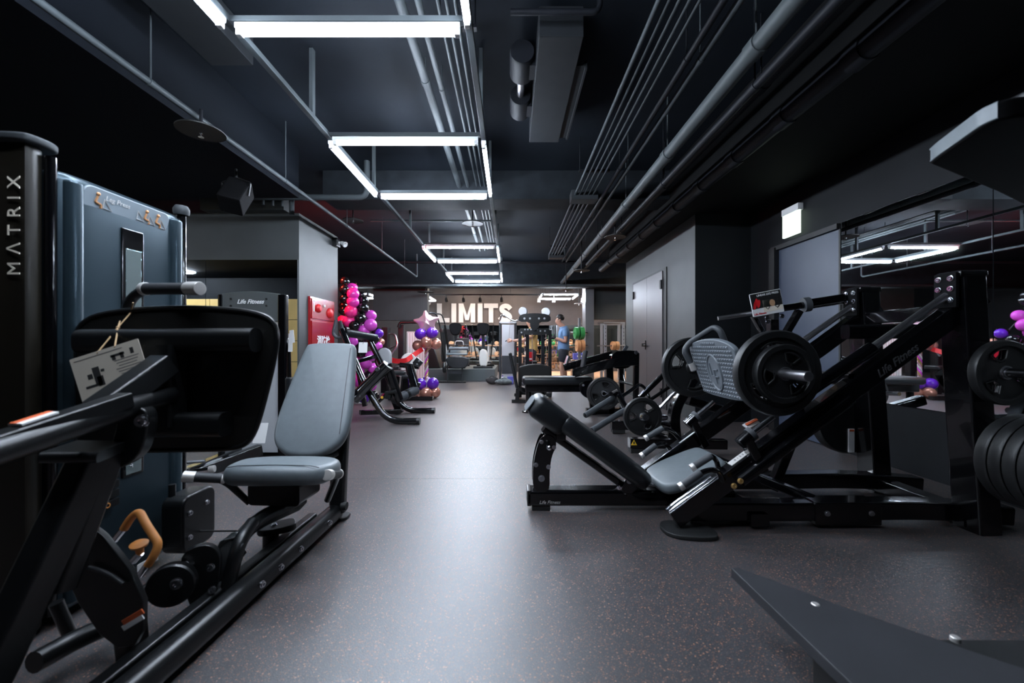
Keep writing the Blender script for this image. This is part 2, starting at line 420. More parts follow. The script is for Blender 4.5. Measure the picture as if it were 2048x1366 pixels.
# mirrors
def mirror(name, lab, x0, x1, y0, y1, z0, z1):
    bm = nb(); b2(bm, x0, x1, y0, y1, z0, z1)
    o = fin(name, bm, 'mirror', flat=True, org=((x0 + x1) / 2, (y0 + y1) / 2, z0)); return tag(o, lab, 'mirror')
mirror('wall_mirror', 'tall wall mirror panel next to the blue-grey door', 3.105, 3.12, 2.563, 3.735, 0.52, 2.15)
mirror('wall_mirror', 'wall mirror panel behind the leg press uprights and stored plates', 3.105, 3.12, 1.38, 2.557, 0.52, 2.15)
mirror('wall_mirror', 'mirror panel beside the wall carrying the red hydrant cabinet', -3.915, -2.74, 5.115, 5.13, 0.45, 2.095)
mirror('wall_mirror', 'mirror panel behind the lettered weight tower, showing yellow lockers', -5.10, -3.921, 5.115, 5.13, 0.45, 2.095)
for i in range(7):
    x0 = -2.6 + i * 1.16
    mirror('wall_mirror', 'mirror panel under the big white letters on the far wall', x0, x0 + 1.155, 14.98, 15.0, 0.3, 1.74)['group'] = 'mirrors along the far wall'
# lockers seen in the mirror
for i in range(6):
    for j in range(4):
        x = -8.4 + i * 0.62; z = 0.1 + j * 0.50
        t = thing('locker', 'yellow locker in the bank seen in the mirror', 'locker', (x + 0.31, 0.5, z), 'yellow lockers in the bank')
        bm = nb(); b2(bm, x, x + 0.62, 0.26, 0.74, z, z + 0.50); fin('locker_body', bm, 'black_matte', t)
        bm = nb(); b2(bm, x + 0.006, x + 0.614, 0.74, 0.76, z + 0.006, z + 0.494, bev=0.003); d = fin('locker_door', bm, 'locker', t)
        bm = nb(); cyl(bm, (x + 0.56, 0.755, z + 0.26), (x + 0.56, 0.78, z + 0.26), 0.014); fin('lock', bm, 'black_matte', d)
bm = nb(); b2(bm, -8.4, -4.68, 0.27, 0.74, 0.0, 0.10); tag(fin('locker_plinth', bm, 'black_matte', org=(-6.5, 0.5, 0)), 'low black plinth under the yellow locker bank', 'plinth')
# ================================================================ LIGHT FRAMES
def batten(p, q, lab, grp, e='tube'):
    p, q = V(p), V(q); u = (q - p).normalized(); c = (p + q) / 2
    t = thing('tube_light', lab, 'light', c, grp)
    s = V((0, 0, 1)).cross(u)
    bm = nb(); bar(bm, [p, q], 0.040, 0.030, up=(0, 0, 1), rad=0.004); fin('light_housing', bm, 'light_housing', t)
    z = V((0, 0, -0.034))
    bm = nb(); tube(bm, [p + u * 0.03 + z, q - u * 0.03 + z], 0.0135, n=10); fin('tube', bm, e, t)
    for a, w in ((p, 1), (q, -1)):
        bm = nb(); box(bm, a + u * (0.016 * w) + z * 0.7, (0.03, 0.03, 0.05), rot=MX((u, s, V((0, 0, 1)))).transposed(), bev=0.004); fin('end_cap', bm, 'white', t)
def frame(x0, x1, y0, y1, z, lab, sides='NFLR'):
    g_ = 0.045; grp = 'tubes of the light frame ' + lab
    for k, p, q, w in (('N', (x0 + g_, y0, z), (x1 - g_, y0, z), 'crossbar away from the white letters'), ('F', (x0 + g_, y1, z), (x1 - g_, y1, z), 'crossbar toward the white letters'), ('L', (x0, y0 + g_, z), (x0, y1 - g_, z), 'side toward the hydrant wall'), ('R', (x1, y0 + g_, z), (x1, y1 - g_, z), 'side toward the steel doors')):
        if k in sides: batten(p, q, 'white tube light, %s, of frame %s' % (w, lab), grp)
def hang(x, y, z, lab):
    bm = nb(); tube(bm, [(x, y, z + 0.012), (x, y, ZC + 0.005)], 0.006, n=6)
    tag(fin('hanger_rod', bm, 'pipe_dark', org=(x, y, ZC)), lab, 'hanger rod', lab)
LX0, LX1, LZ = -1.51, -0.225, 2.70
frame(LX0, LX1, 0.88, 2.13, LZ, 'by the ceiling box unit')
frame(LX0, LX1, 3.29, 4.51, LZ, 'before the concrete beam')
frame(LX0, LX1, 6.82, 8.02, LZ, 'beyond the concrete beam')
frame(LX0, LX1, 9.33, 10.55, LZ, 'past the balloon stand')
frame(0.95, 2.05, 12.0, 13.2, 2.55, 'over the free weights')
frame(-4.75, -4.25, 11.9, 13.0, 2.55, 'behind the garland', 'NFR')
frame(-2.95, -2.5, 12.2, 13.3, 2.5, 'beside the first letter', 'NFR')
frame(-8.5, -7.26, 1.0, 2.25, LZ, 'over the yellow lockers', 'NFR')
for x0, x1, y0, y1, z, lab in ((0.95, 2.05, 12.0, 13.2, 2.55, 'thin rod hanging the tube light frame over the free weights'), (-4.75, -4.25, 11.9, 13.0, 2.55, 'thin rod hanging the tube light frame behind the balloon garland'), (-2.95, -2.5, 12.2, 13.3, 2.5, 'thin rod hanging the tube light frame before the letters')):
    for y in (y0, y1): hang(x0 + 0.1, y, z, lab); hang(x1 - 0.06, y, z, lab)
    hang(x1, (y0 + y1) / 2, z, lab); hang(x0, (y0 + y1) / 2, z, lab) if x0 > 0 else None
for y in (1.0, 2.25): hang(-7.9, y, LZ, 'thin rod hanging the tube light frame over the lockers')
hang(-7.26, 1.6, LZ, 'thin rod hanging the tube light frame over the lockers')
# suspension rails carrying the tube frames
for x in (LX0, LX1):
    t = thing('light_rail', 'grey channel rail carrying the tube light frames, ' + ('nearer the conduit bundle' if x == LX1 else 'nearer the sprinkler pipe'), 'rail', (x, 5, LZ + 0.04))
    bm = nb(); bar(bm, [(x, 0.4, LZ + 0.035), (x, 10.6, LZ + 0.035)], 0.04, 0.035, rad=0.003); fin('channel', bm, 'pipe', t)
    for y in (0.6, 1.9, 3.03, 4.4, 6.0, 7.4, 9.0, 10.2):
        zt = 2.88 if 5.13 < y < 5.55 else ZC
        bm = nb(); b2(bm, x - 0.014, x + 0.014, y - 0.02, y + 0.02, LZ + 0.02, zt + 0.005); fin('hanger', bm, 'pipe', t)
for y, w in ((2.13, 'beside the ceiling box unit'), (3.29, 'past the fan coil unit'), (4.51, 'just before the concrete beam'), (6.82, 'first beyond the concrete beam'), (8.02, 'second beyond the concrete beam'), (9.33, 'before the far cross pipe'), (10.55, 'last before the far ceiling beam')):
    bm = nb(); bar(bm, [(LX0, y, LZ + 0.035), (LX1, y, LZ + 0.035)], 0.04, 0.03, rad=0.003)
    tag(fin('rail_crossbar', bm, 'pipe', org=((LX0 + LX1) / 2, y, LZ + 0.03)), 'grey crossbar between the light rails, ' + w, 'rail', 'crossbars of the light rails')
# ================================================================ PIPES, CONDUITS, UNITS
def pipe(lab, pts, r, m='pipe', step=1.25, coup=True, name='ceiling_pipe', hang=True, grp=None):
    t = thing(name, lab, 'pipe', pts[0], grp)
    bm = nb(); tube(bm, pts, r, fil=r * 3, n=14); fin('pipe_run', bm, m, t)
    a, b = V(pts[0]), V(pts[1]); L = (b - a).length; u = (b - a).normalized(); k = 0.7
    while coup and k < L - 0.2:
        c = a + u * k
        bm = nb(); tube(bm, [c - u * r * 0.9, c + u * r * 0.9], r * 1.14, n=14); fin('coupling', bm, m, t)
        if hang and abs(u.y) > 0.8:
            zt = 2.90 if 5.10 < c.y < 5.58 else (2.62 if 10.9 < c.y < 11.3 else ZC)
            bm = nb(); tube(bm, [c + V((0, 0, r * 0.8)), V((c.x, c.y, zt + 0.005))], 0.005, n=6); fin('hanger_rod', bm, m, t)
        k += step
pipe('thick pale grey drain pipe running along the ceiling toward the far wall', [(1.42, 0.3, 2.72), (1.42, 11.0, 2.72)], 0.052, 'pipe_pale', step=1.3)
pipe('thick dark segmented pipe along the edge of the black soffit', [(1.965, 0.3, 2.635), (1.965, 8.6, 2.635)], 0.063, 'pipe_dark', step=0.62, hang=False)
pipe('dark pipe between the thick pale pipe and the segmented pipe', [(1.70, 0.3, 2.76), (1.70, 9.5, 2.76)], 0.042, 'pipe_dark', step=1.7)
pipe('slim dark pipe tucked under the thick pale pipe', [(1.535, 0.3, 2.62), (1.535, 8.0, 2.62)], 0.028, 'pipe_dark', step=1.5)
pipe('slim grey pipe of a close pair beside the thick pale pipe', [(1.24, 0.3, 2.86), (1.24, 8.9, 2.86), (1.24, 9.1, 3.2)], 0.022, step=1.6, grp='close pair of slim pipes')
pipe('slim grey pipe of a close pair beside the thick pale pipe', [(1.15, 0.3, 2.86), (1.15, 8.9, 2.86), (1.15, 9.1, 3.2)], 0.022, 'pipe_dark', step=1.6, grp='close pair of slim pipes')
for k in range(5):
    x = 0.80 + k * 0.055
    pipe('thin conduit in the bundle passing through the junction box', [(x, 0.3, 2.86), (x, 8.2, 2.86)], 0.0115 if k else 0.014, step=1.9, grp='conduits through the junction box', hang=False)
for y in (1.9, 4.3, 7.6):
    bm = nb(); b2(bm, 0.74, 1.07, y - 0.02, y + 0.02, 2.872, 2.892); 
    for x in (0.75, 1.06): tube(bm, [(x, y, 2.88), (x, y, ZC + 0.005)], 0.005, n=6)
    tag(fin('conduit_bracket', bm, 'pipe_dark', org=(0.9, y, ZC)), 'small bracket holding the conduits near the junction box', 'bracket', 'brackets of the junction box conduits')
for x, y, w in ((0.92, 5.0, 0.33), (0.95, 8.3, 0.3)):
    bm = nb(); b2(bm, x - w / 2, x + w / 2, y - 0.09, y + 0.09, 2.80, 2.92, bev=0.006)
    tag(fin('junction_box', bm, 'unit_grey', org=(x, y, 2.8)), 'flat grey junction box on the conduit bundle ' + ('by the concrete beam' if y < 6 else 'far beyond the concrete beam'), 'junction box')
pipe('thick grey pipe beside the conduit bundle above the tube lights', [(-0.66, 0.3, 3.05), (-0.66, 8.6, 3.05)], 0.032, step=2.1)
pipe('medium grey pipe between a thicker pipe and thin conduits above the lights', [(-0.55, 0.3, 3.05), (-0.55, 8.6, 3.05)], 0.022, step=2.2)
for k in range(4):
    x = -0.435 + k * 0.052
    pipe('thin conduit in the bundle above the tube light frames', [(x, 0.3, 3.05), (x, 8.4, 3.05)], 0.011, step=2.4, grp='conduits above the light frames', hang=False)
for y in (2.6, 5.9, 8.2):
    bm = nb(); b2(bm, -0.47, -0.22, y - 0.02, y + 0.02, 3.06, 3.08); 
    for x in (-0.46, -0.23): tube(bm, [(x, y, 3.07), (x, y, ZC + 0.005)], 0.005, n=6)
    tag(fin('conduit_bracket', bm, 'pipe_dark', org=(-0.35, y, ZC)), 'small bracket holding the thin conduits above the tube lights', 'bracket', 'brackets of the conduits above the lights')
pipe('slim sprinkler pipe along the soffit edge passing the round sprinkler discs', [(-2.26, 0.3, 2.645), (-2.26, 9.6, 2.645), (-2.26, 9.6, 3.2)], 0.021, step=1.5)
pipe('slim cross pipe feeding the sprinkler discs beyond the concrete beam', [(-2.2, 6.25, 2.95), (-0.3, 6.25, 2.95)], 0.016, step=0.9, coup=True)
pipe('dark cross pipe below the ceiling before the concrete beam', [(-3.2, 4.85, 2.80), (-1.75, 4.85, 2.80), (-1.75, 4.85, 3.24)], 0.035, 'pipe', step=0.9)
pipe('long cross pipe spanning the ceiling past the far light frame', [(-6, 8.9, 2.85), (2.2, 8.9, 2.85)], 0.03, 'pipe_dark', step=1.5)
pipe('long cross pipe beneath the far ceiling beam', [(-6, 10.8, 2.62), (3.5, 10.8, 2.62)], 0.035, 'pipe', step=1.6)
pipe('dark cross pipe before the nearest ceiling fan unit', [(0.0, 2.45, 3.05), (0.55, 2.45, 3.05), (0.55, 2.45, 3.24)], 0.018, 'pipe_dark', step=0.3)
for k in range(4):
    pipe('vertical pipe rising behind the corner of the left wall top', [(-2.72 - k * 0.1, 4.95 - 0.03 * k, 2.62 if k == 0 else 2.71), (-2.72 - k * 0.1, 4.95 - 0.03 * k, 3.24)], 0.03 if k == 0 else 0.016, step=0.4, coup=(k == 0), grp='riser pipes above the wall corner', hang=False)
def fan_unit(x0, x1, y0, y1, z0, z1, lab, drum):
    t = thing('fan_coil_unit', lab, 'air conditioner', ((x0 + x1) / 2, (y0 + y1) / 2, ZC))
    bm = nb(); b2(bm, x0, x1, y0, y1, z0, z1, bev=0.006); fin('casing', bm, 'fan_grey', t)
    for x in (x0 + 0.04, x1 - 0.04):
        for y in (y0 + 0.1, y1 - 0.1):
            bm = nb(); tube(bm, [(x, y, z1 - 0.01), (x, y, ZC + 0.005)], 0.006, n=6); fin('hanger_rod', bm, 'pipe_dark', t)
    if drum:
        for y in (y0 + 0.42, y0 + 0.92):
            bm = nb(); lathe(bm, [(0, -0.13), (0.085, -0.13), (0.09, -0.11), (0.09, 0.11), (0.075, 0.13), (0.06, 0.1), (0, 0.1)], axisM((x0 - 0.10, y, (z0 + z1) / 2 + 0.02), (0, 1, 0)), 28); b2(bm, x0 - 0.06, x0 + 0.01, y - 0.08, y + 0.08, (z0 + z1) / 2 - 0.05, z1 - 0.01); fin('blower_drum', bm, 'pipe_dark', t)
        bm = nb(); cyl(bm, (x0 - 0.10, y0 + 0.55, (z0 + z1) / 2 + 0.02), (x0 - 0.10, y0 + 0.79, (z0 + z1) / 2 + 0.02), 0.03); fin('motor_shaft', bm, 'steel', t)
        bm = nb(); b2(bm, x1, x1 + 0.07, y0 + 0.3, y1 - 0.05, z0 + 0.02, z0 + 0.035); b2(bm, x1 + 0.065, x1 + 0.08, y0 + 0.3, y1 - 0.05, z0 + 0.0, z0 + 0.06); fin('duct_flange', bm, 'fan_grey', t)
fan_unit(0.185, 0.475, 2.58, 3.93, 3.0, 3.2, 'grey ceiling fan coil unit with two round blower drums', True)
fan_unit(-2.14, -1.84, 1.3, 2.85, 3.0, 3.2, 'plain grey ceiling box unit near the sprinkler pipe soffit', False)
def disc(p, r, lab, m='black_matte', top=ZC):
    t = thing('sprinkler', lab, 'sprinkler', (p[0], p[1], top), 'sprinklers with round heat shields')
    bm = nb(); lathe(bm, [(0, 0.004), (r * 0.97, 0.004), (r, 0.0), (r, -0.008), (r * 0.95, -0.004), (0, -0.002)], MX.Translation(V(p)), 32); fin('heat_shield', bm, m, t)
    bm = nb(); tube(bm, [p, (p[0], p[1], top + 0.005)], 0.010, n=8); fin('drop_pipe', bm, 'pipe_dark', t)
    bm = nb(); lathe(bm, [(0, 0), (0.014, 0), (0.012, -0.02), (0.006, -0.022), (0.006, -0.04), (0.018, -0.042), (0.018, -0.045), (0, -0.045)], MX.Translation(V(p)), 12); fin('sprinkler_head', bm, 'chrome', t)
SP = 'sprinkler with round black heat shield '
disc(P(402, 262, 2.85), 0.15, SP + 'hung by the soffit near the loudspeaker', top=2.682)
disc(P(706, 441, 6.0), 0.15, SP + 'above the red lit wall top')
disc(P(945, 447, 5.9), 0.155, SP + 'beneath the conduit bundle')
disc(P(1230, 474, 5.62), 0.15, SP + 'beside the thick pale pipe')
disc(P(851, 584, 11.05), 0.22, SP + 'near the letters on the far wall', top=2.605)
disc(P(1163, 541, 7.4), 0.15, SP + 'below the far end of the pale pipe')
disc(P(1158, 607, 11.5), 0.14, SP + 'over the free weights', 'white')
disc(P(1132, 579, 9.6), 0.17, SP + 'before the far ceiling beam')
# ceiling loudspeaker
t = thing('loudspeaker', 'black loudspeaker hung tilted from the soffit by a bracket', 'loudspeaker', (-2.6, 3.85, 2.68))
R = MX.Rotation(math.radians(-35), 3, 'X') @ MX.Rotation(math.radians(20), 3, 'Z')
bm = nb(); box(bm, (-2.62, 3.8, 2.42), (0.20, 0.2, 0.30), rot=R, bev=0.02); fin('cabinet', bm, 'speaker_black', t)
bm = nb(); tube(bm, [(-2.74, 3.8, 2.44), (-2.76, 3.8, 2.55), (-2.62, 3.8, 2.60), (-2.48, 3.8, 2.55), (-2.50, 3.8, 2.42)], 0.008, 0.02); tube(bm, [(-2.62, 3.8, 2.6), (-2.62, 3.8, 2.685)], 0.012); fin('bracket', bm, 'black_satin', t)
# exit sign
t = thing('exit_sign', 'small glowing white-green exit sign box above the blue-grey door', 'sign', (3.12, 4.36, 2.2))
bm = nb(); b2(bm, 3.06, 3.125, 4.24, 4.50, 2.445, 2.52, bev=0.008); fin('sign_housing', bm, 'white', t)
bm = nb(); b2(bm, 3.07, 3.10, 4.245, 4.495, 2.20, 2.45, bev=0.004); fin('sign_panel', bm, 'exit_face', t)
# red lit alarm lamp, emergency light, hydrant cabinet
t = thing('emergency_light', 'small emergency spotlight box high on the wall corner by the balloons', 'light', P(690, 488, 6.25))
p = P(686, 487, 6.2); bm = nb(); box(bm, (-2.70, 6.15, p.z), (0.09, 0.14, 0.13), bev=0.012); fin('battery_box', bm, 'black_satin', t)
bm = nb(); tube(bm, [(-2.68, 6.16, p.z), (-2.60, 6.15, p.z)], 0.02); lathe(bm, [(0, 0), (0.025, 0), (0.045, 0.08), (0.04, 0.085), (0.035, 0.06), (0, 0.05)], axisM((-2.61, 6.15, p.z), (0.8, -0.25, -0.45)), 16); fin('lamp_head', bm, 'white', t)
t = thing('alarm_lamp', 'red glowing alarm lamp on the wall end behind the balloons', 'lamp', (-3.05, 6.28, 2.2))
bm = nb(); cyl(bm, (-2.95, 6.28, 2.2), (-2.95, 6.32, 2.2), 0.05); fin('lamp_base', bm, 'black_matte', t)
bm = nb(); lathe(bm, [(0, 0), (0.03, 0), (0.028, 0.035), (0.012, 0.048), (0, 0.05)], axisM((-2.95, 6.318, 2.2), (0, 1, 0)), 14); fin('lamp_dome', bm, 'red_lamp', t)
t = thing('hydrant_cabinet', 'red fire hydrant cabinet with white characters set in the wall', 'cabinet', (-2.72, 5.6, 0))
hx = -2.726
bm = nb(); b2(bm, hx - 0.004, hx + 0.03, 5.36, 6.09, 0.25, 1.66, bev=0.006); fin('cabinet_body', bm, 'red_box', t)
bm = nb(); b2(bm, hx + 0.028, hx + 0.042, 5.385, 6.065, 1.36, 1.635, bev=0.004); fin('alarm_panel', bm, 'red_box', t)
bm = nb(); b2(bm, hx + 0.028, hx + 0.042, 5.385, 6.065, 0.28, 1.33, bev=0.004); dr = fin('cabinet_door', bm, 'red_box', t)
MR = lambda y, z: basis((hx + 0.043, y, z), (0, 1, 0), (0, 0, 1))
fin('characters', text_bm('消防栓', 0.13, MR(5.72, 1.06), off=0.004), 'white_print', dr, flat=True)
fin('lettering', text_bm('HYDRANT', 0.075, MR(5.72, 0.955), off=0.001), 'white_print', dr, flat=True)
for y, z, r, m in ((5.55, 1.51, 0.06, 'red'), (5.90, 1.47, 0.075, 'red')):
    bm = nb(); lathe(bm, [(0, 0.035), (r * 0.6, 0.032), (r * 0.95, 0.012), (r, 0), (r, -0.01)], axisM((hx + 0.05, y, z), (1, 0, 0)), 24); fin('alarm_bell' if r > 0.07 else 'call_button', bm, m, t)
bm = nb(); cyl(bm, (hx + 0.04, 5.72, 1.56), (hx + 0.06, 5.72, 1.56), 0.02); fin('call_point', bm, 'white', t)
bm = nb(); b2(bm, hx + 0.04, hx + 0.046, 5.42, 5.445, 1.46, 1.60); fin('print_strip', bm, 'white_print', t)
# ================================================================ LEG PRESS with tall tower (foreground)
T = thing('leg_press_machine', 'black seated leg press with grey pads and tall blue-grey weight tower', 'exercise machine', (-1.2, 1.6, 0))
X0 = -1.60
# tower
out = [(-2.12, 1.40), (-2.12, 1.945), (-1.70, 1.945), (-1.625, 1.943), (-1.602, 1.925), (-1.598, 1.80), (-1.598, 1.60), (-1.598, 1.47), (-1.61, 1.42), (-1.64, 1.40)]
out = smooth_outline(out, 2)
bm = nb(); poly(bm, out, 1.60, MX.Translation((0, 0, 0.83)), rnd=0.035, seg=4); tw = fin('tower_shroud', bm, 'shroud', T, ang=50)
bm = nb(); poly(bm, smooth_outline([(-1.95, 1.32), (-1.95, 1.40), (-1.66, 1.40), (-1.625, 1.385), (-1.612, 1.34), (-1.625, 1.32)], 2), 1.66, MX.Translation((0, 0, 0.85)), rnd=0.01); fin('tower_end_panel', bm, 'shroud_brown', T)
bm = nb(); poly(bm, smooth_outline([(-1.97, 1.30), (-1.97, 1.43), (-1.625, 1.43), (-1.59, 1.40), (-1.59, 1.33), (-1.62, 1.30)], 2), 0.03, MX.Translation((0, 0, 1.69)), rnd=0.01); fin('end_cap', bm, 'unit_grey', T)
bm = nb(); tube(bm, [(-1.617, 1.40, 0.05), (-1.617, 1.40, 1.66)], 0.016); fin('edge_post', bm, 'black_gloss', T)
islands('tower_letter', text_bm('MΛTRIX', 0.060, basis((-1.643, 1.318, 1.395), (0, 0, 1), (-1, 0, 0)), spacing=1.75, off=0.0), 'paper', T, flat=True)
bm = nb(); cyl(bm, (-1.625, 1.965, 0.05), (-1.625, 1.965, 1.64), 0.02); fin('tower_post', bm, 'black_gloss', T)
bm = nb(); lathe(bm, [(0, 0), (0.03, 0), (0.034, 0.012), (0.034, 0.03), (0.026, 0.045), (0, 0.048)], MX.Translation((-1.625, 1.965, 1.64)), 20); fin('post_cap', bm, 'unit_grey', T)
for y0, y1 in ((1.425, 1.495), (1.865, 1.94)):
    bm = nb(); poly(bm, smooth_outline([(-1.62, y0), (-1.585, y0 + 0.012), (-1.58, (y0 + y1) / 2), (-1.585, y1 - 0.012), (-1.62, y1)], 2), 1.54, MX.Translation((0, 0, 0.83)), rnd=0.012); fin('shroud_fairing', bm, 'shroud', T)
# placard band on the shroud
ML = lambda y, z, x=-1.5935: basis((x, y, z), (0, 1, 0), (0, 0, 1))
bm = nb(); poly(bm, rrect(0.37, 0.085, 0.03, 5), 0.012, basis((-1.596, 1.665, 1.563), (0, 1, 0), (0.25, 0, 1)), rnd=0.004); pl = fin('instruction_placard', bm, 'placard_blue', T)
PM = lambda u, w: basis((-1.5885 + 0.25 * w * 0.97, 1.665 + u, 1.563 + w * 0.97), (0, 1, 0), (0.25, 0, 1))
fin('print', text_bm('Leg Press', 0.026, PM(-0.055, 0.012), ext=0.0006), 'white_print', pl, flat=True)
for u, w in ((-0.135, -0.004), (0.07, -0.004), (0.125, -0.004)):
    bm = nb(); ball(bm, PM(u, w + 0.022).translation, 0.007, u=8, v=6); tube(bm, [PM(u, w + 0.014).translation, PM(u - 0.004, w - 0.010).translation, PM(u + 0.018, w - 0.014).translation, PM(u + 0.020, w - 0.028).translation], 0.004, 0.004, 6); fin('figure_print', bm, 'orange_plate', pl)
for u, w in ((-0.095, -0.012), (0.045, -0.010), (0.098, -0.012), (0.155, -0.014)):
    bm = nb(); tube(bm, [PM(u - 0.014, w + 0.018).translation, PM(u - 0.012, w - 0.016).translation, PM(u + 0.022, w - 0.018).translation], 0.0022, n=5, closed=True); fin('diagram_print', bm, 'white_print', pl)
# window with bright plate behind
bm = nb(); b2(bm, -1.610, -1.5915, 1.632, 1.73, 0.45, 1.485, bev=0.006); wd = fin('window_frame', bm, 'black_gloss', T)
bm = nb(); b2(bm, -1.600, -1.5895, 1.645, 1.715, 0.46, 1.40, bev=0.002); fin('window_pane', bm, 'metal_window', wd)
# guide spring and stack seen low in the tower
for k in range(9):
    bm = nb(); z = 0.36 + k * 0.036
    b2(bm, -1.62, -1.57, 1.50, 1.60, z, z + 0.03, bev=0.003); w_ = fin('weight_slab', bm, 'black_satin', T)
    bm = nb(); lathe(bm, [(0.006, 0.0), (0.010, 0), (0.010, 0.004), (0.006, 0.004)], axisM((-1.571, 1.55, z + 0.015), (1, 0, 0)), 10); fin('pin_hole', bm, 'orange', w_)
sp = [V((-1.555 + 0.006 * math.cos(k * 1.3), 1.63 + 0.006 * math.sin(k * 1.3), 0.50 + k * 0.0016)) for k in range(110)]
bm = nb(); sweep(bm, sp, circ(0.0016, 5)); fin('coil_spring', bm, 'steel', T)
# pulley guard at the tower foot
bm = nb(); poly(bm, rrect(0.20, 0.26, 0.045, 5), 0.10, basis((-1.50, 1.86, 0.19), (0, 1, 0), (0, 0, 1)), rnd=0.012); gd = fin('pulley_guard', bm, 'black_satin', T)
bm = nb(); cyl(bm, (-1.53, 1.80, 0.31), (-1.53, 1.80, 0.37), 0.014); fin('guard_pin', bm, 'black_satin', gd)
for y, z in ((1.80, 0.24), (1.80, 0.13), (1.90, 0.25)): bolt('bolt', (-1.449, y, z), (1, 0, 0), 0.010, gd)
bm = nb(); poly(bm, rrect(0.03, 0.10, 0.004), 0.002, basis((-1.567, 1.72, 0.06), (0, 0, 1), (0, 1, 0))); fin('serial_label', bm, 'white_print', T)
# foot plate (its underside faces the camera)
DP = 1.46
def Q(x, y, d=DP): p_ = P(x, y, d); return (p_.x, p_.z)
out = smooth_outline([Q(158, 690), Q(162, 650), Q(205, 626), Q(330, 615), Q(450, 617), Q(530, 628), Q(557, 652), Q(556, 700), Q(535, 790), Q(512, 870), Q(488, 893), Q(440, 898), Q(300, 900), Q(172, 902), Q(155, 885), Q(153, 800)], 2)
MP = basis((0, DP, 0), (1, 0, 0), (0, 0, 1))
bm = nb(); poly(bm, out, 0.022, MP, rnd=0.008); fp = fin('foot_plate', bm, 'black_plastic', T)
tub = [V((x, DP - 0.008, z)) for x, z in out]
bm = nb(); tube(bm, tub, 0.009, n=8, closed=True); fin('plate_rim', bm, 'black_satin', fp)
bm = nb(); bar(bm, [P(165, 683, 1.41), P(512, 680, 1.41)], 0.075, 0.085, up=(0, 0, 1), rad=0.03, n=5); fin('plate_crossbar', bm, 'black_satin', T)
bm = nb(); bar(bm, [P(250, 850, 1.41), P(452, 848, 1.41)], 0.075, 0.085, up=(0, 0, 1), rad=0.026, n=5); fin('plate_crossbar', bm, 'black_satin', T)
bm = nb(); bar(bm, [P(332, 690, 1.40), P(330, 850, 1.40)], 0.085, 0.10, up=(1, 0, 0), rad=0.012); fin('plate_upright', bm, 'black_satin', T)
bm = nb(); bar(bm, [P(330, 728, 1.36), P(200, 822, 1.18)], 0.075, 0.075, up=(0, 0, 1), rad=0.008); fin('brace', bm, 'black_satin', T)
bm = nb(); tube(bm, [P(340, 788, 1.38), P(150, 852, 1.05), P(-40, 915, 0.84)], 0.031, 0.1, 16); fin('push_arm', bm, 'black_satin', T)
bm = nb(); bar(bm, [P(250, 800, 1.19), P(-60, 905, 0.84)], 0.05, 0.045, up=(0, 0, 1), rad=0.006); pb = fin('push_beam', bm, 'black_satin', T)
a, b = P(105, 842, 1.0), P(30, 868, 0.92); u = (b - a).normalized()
bm = nb(); bar(bm, [a + V((0, 0, 0.021)), b + V((0, 0, 0.021))], 0.030, 0.006, rad=0.001); fin('warning_label', bm, 'white_print', pb)
bm = nb(); bar(bm, [a + V((-0.006, 0, 0.0225)), b + V((-0.006, 0, 0.0225))], 0.015, 0.006, rad=0.001); fin('warning_stripe', bm, 'orange_label', pb)
# pivot bracket
bm = nb(); poly(bm, smooth_outline([(-0.035, 0.05), (0.0, 0.065), (0.04, 0.05), (0.045, 0.0), (0.02, -0.10), (-0.06, -0.14), (-0.09, -0.12), (-0.05, -0.05)], 2), 0.05, basis(P(275, 850, 1.24), (1, 0.2, 0), (0, 0, 1)), rnd=0.006); pv = fin('pivot_bracket', bm, 'black_satin', T)
bolt('pivot_bolt', P(284, 842, 1.20), (0.1, -1, 0), 0.016, pv, 'chrome')
bm = nb(); bar(bm, [P(120, 902, 1.12), P(228, 902, 1.16)], 0.16, 0.03, up=(0, 0, 1), rad=0.012); fin('carriage_tray', bm, 'black_satin', T)
# big slanted struts and gussets
bm = nb(); bar(bm, [(-1.34, 0.88, 0.05), (-1.06, 0.88, 0.05)], 0.09, 0.08, rad=0.012); fin('base_crossbeam', bm, 'black_satin', T)
bm = nb(); bar(bm, [P(188, 905, 1.16), P(-20, 1345, 0.97), (-1.275, 0.88, 0.05)], 0.07, 0.085, up=(0, -1, 0), rad=0.012); fin('slanted_strut', bm, 'black_satin', T)
bm = nb(); bar(bm, [P(222, 905, 1.20), P(120, 1180, 1.10)], 0.05, 0.06, up=(0, -1, 0), rad=0.012); fin('slanted_strut', bm, 'black_satin', T)
bm = nb(); poly(bm, smooth_outline([Q(110, 1030, 1.21), Q(185, 1035, 1.21), Q(292, 1172, 1.21), Q(290, 1285, 1.21), Q(225, 1295, 1.21), Q(140, 1170, 1.21)], 1), 0.02, basis((0, 1.21, 0), (1, 0, 0), (0, 0, 1)), rnd=0.004); gs = fin('gusset_plate', bm, 'black_satin', T)
bm = nb(); tube(bm, [P(178, 1134, 1.19), P(215, 1146, 1.19), P(246, 1168, 1.19)], 0.006, 0.04); fin('curved_slot', bm, 'grip', gs)
bm = nb(); bar(bm, [P(255, 1195, 1.25), P(275, 1390, 1.32)], 0.055, 0.075, up=(0, -1, 0), rad=0.012); us = fin('upright_post', bm, 'black_satin', T)
for k, m in ((0, 'orange_label'), (1, 'white_print')):
    bm = nb(); bar(bm, [P(246, 1246 + 11 * k, 1.185), P(286, 1222 + 11 * k, 1.19)], 0.003, 0.016, up=(0, 0, 1), rad=0.001); fin('warning_label' if k else 'warning_stripe', bm, m, us)
bm = nb(); tube(bm, [P(68, 1325, 1.14), P(150, 1280, 1.24), P(230, 1245, 1.32)], 0.03, 0.05); fin('cross_tube', bm, 'black_satin', T)
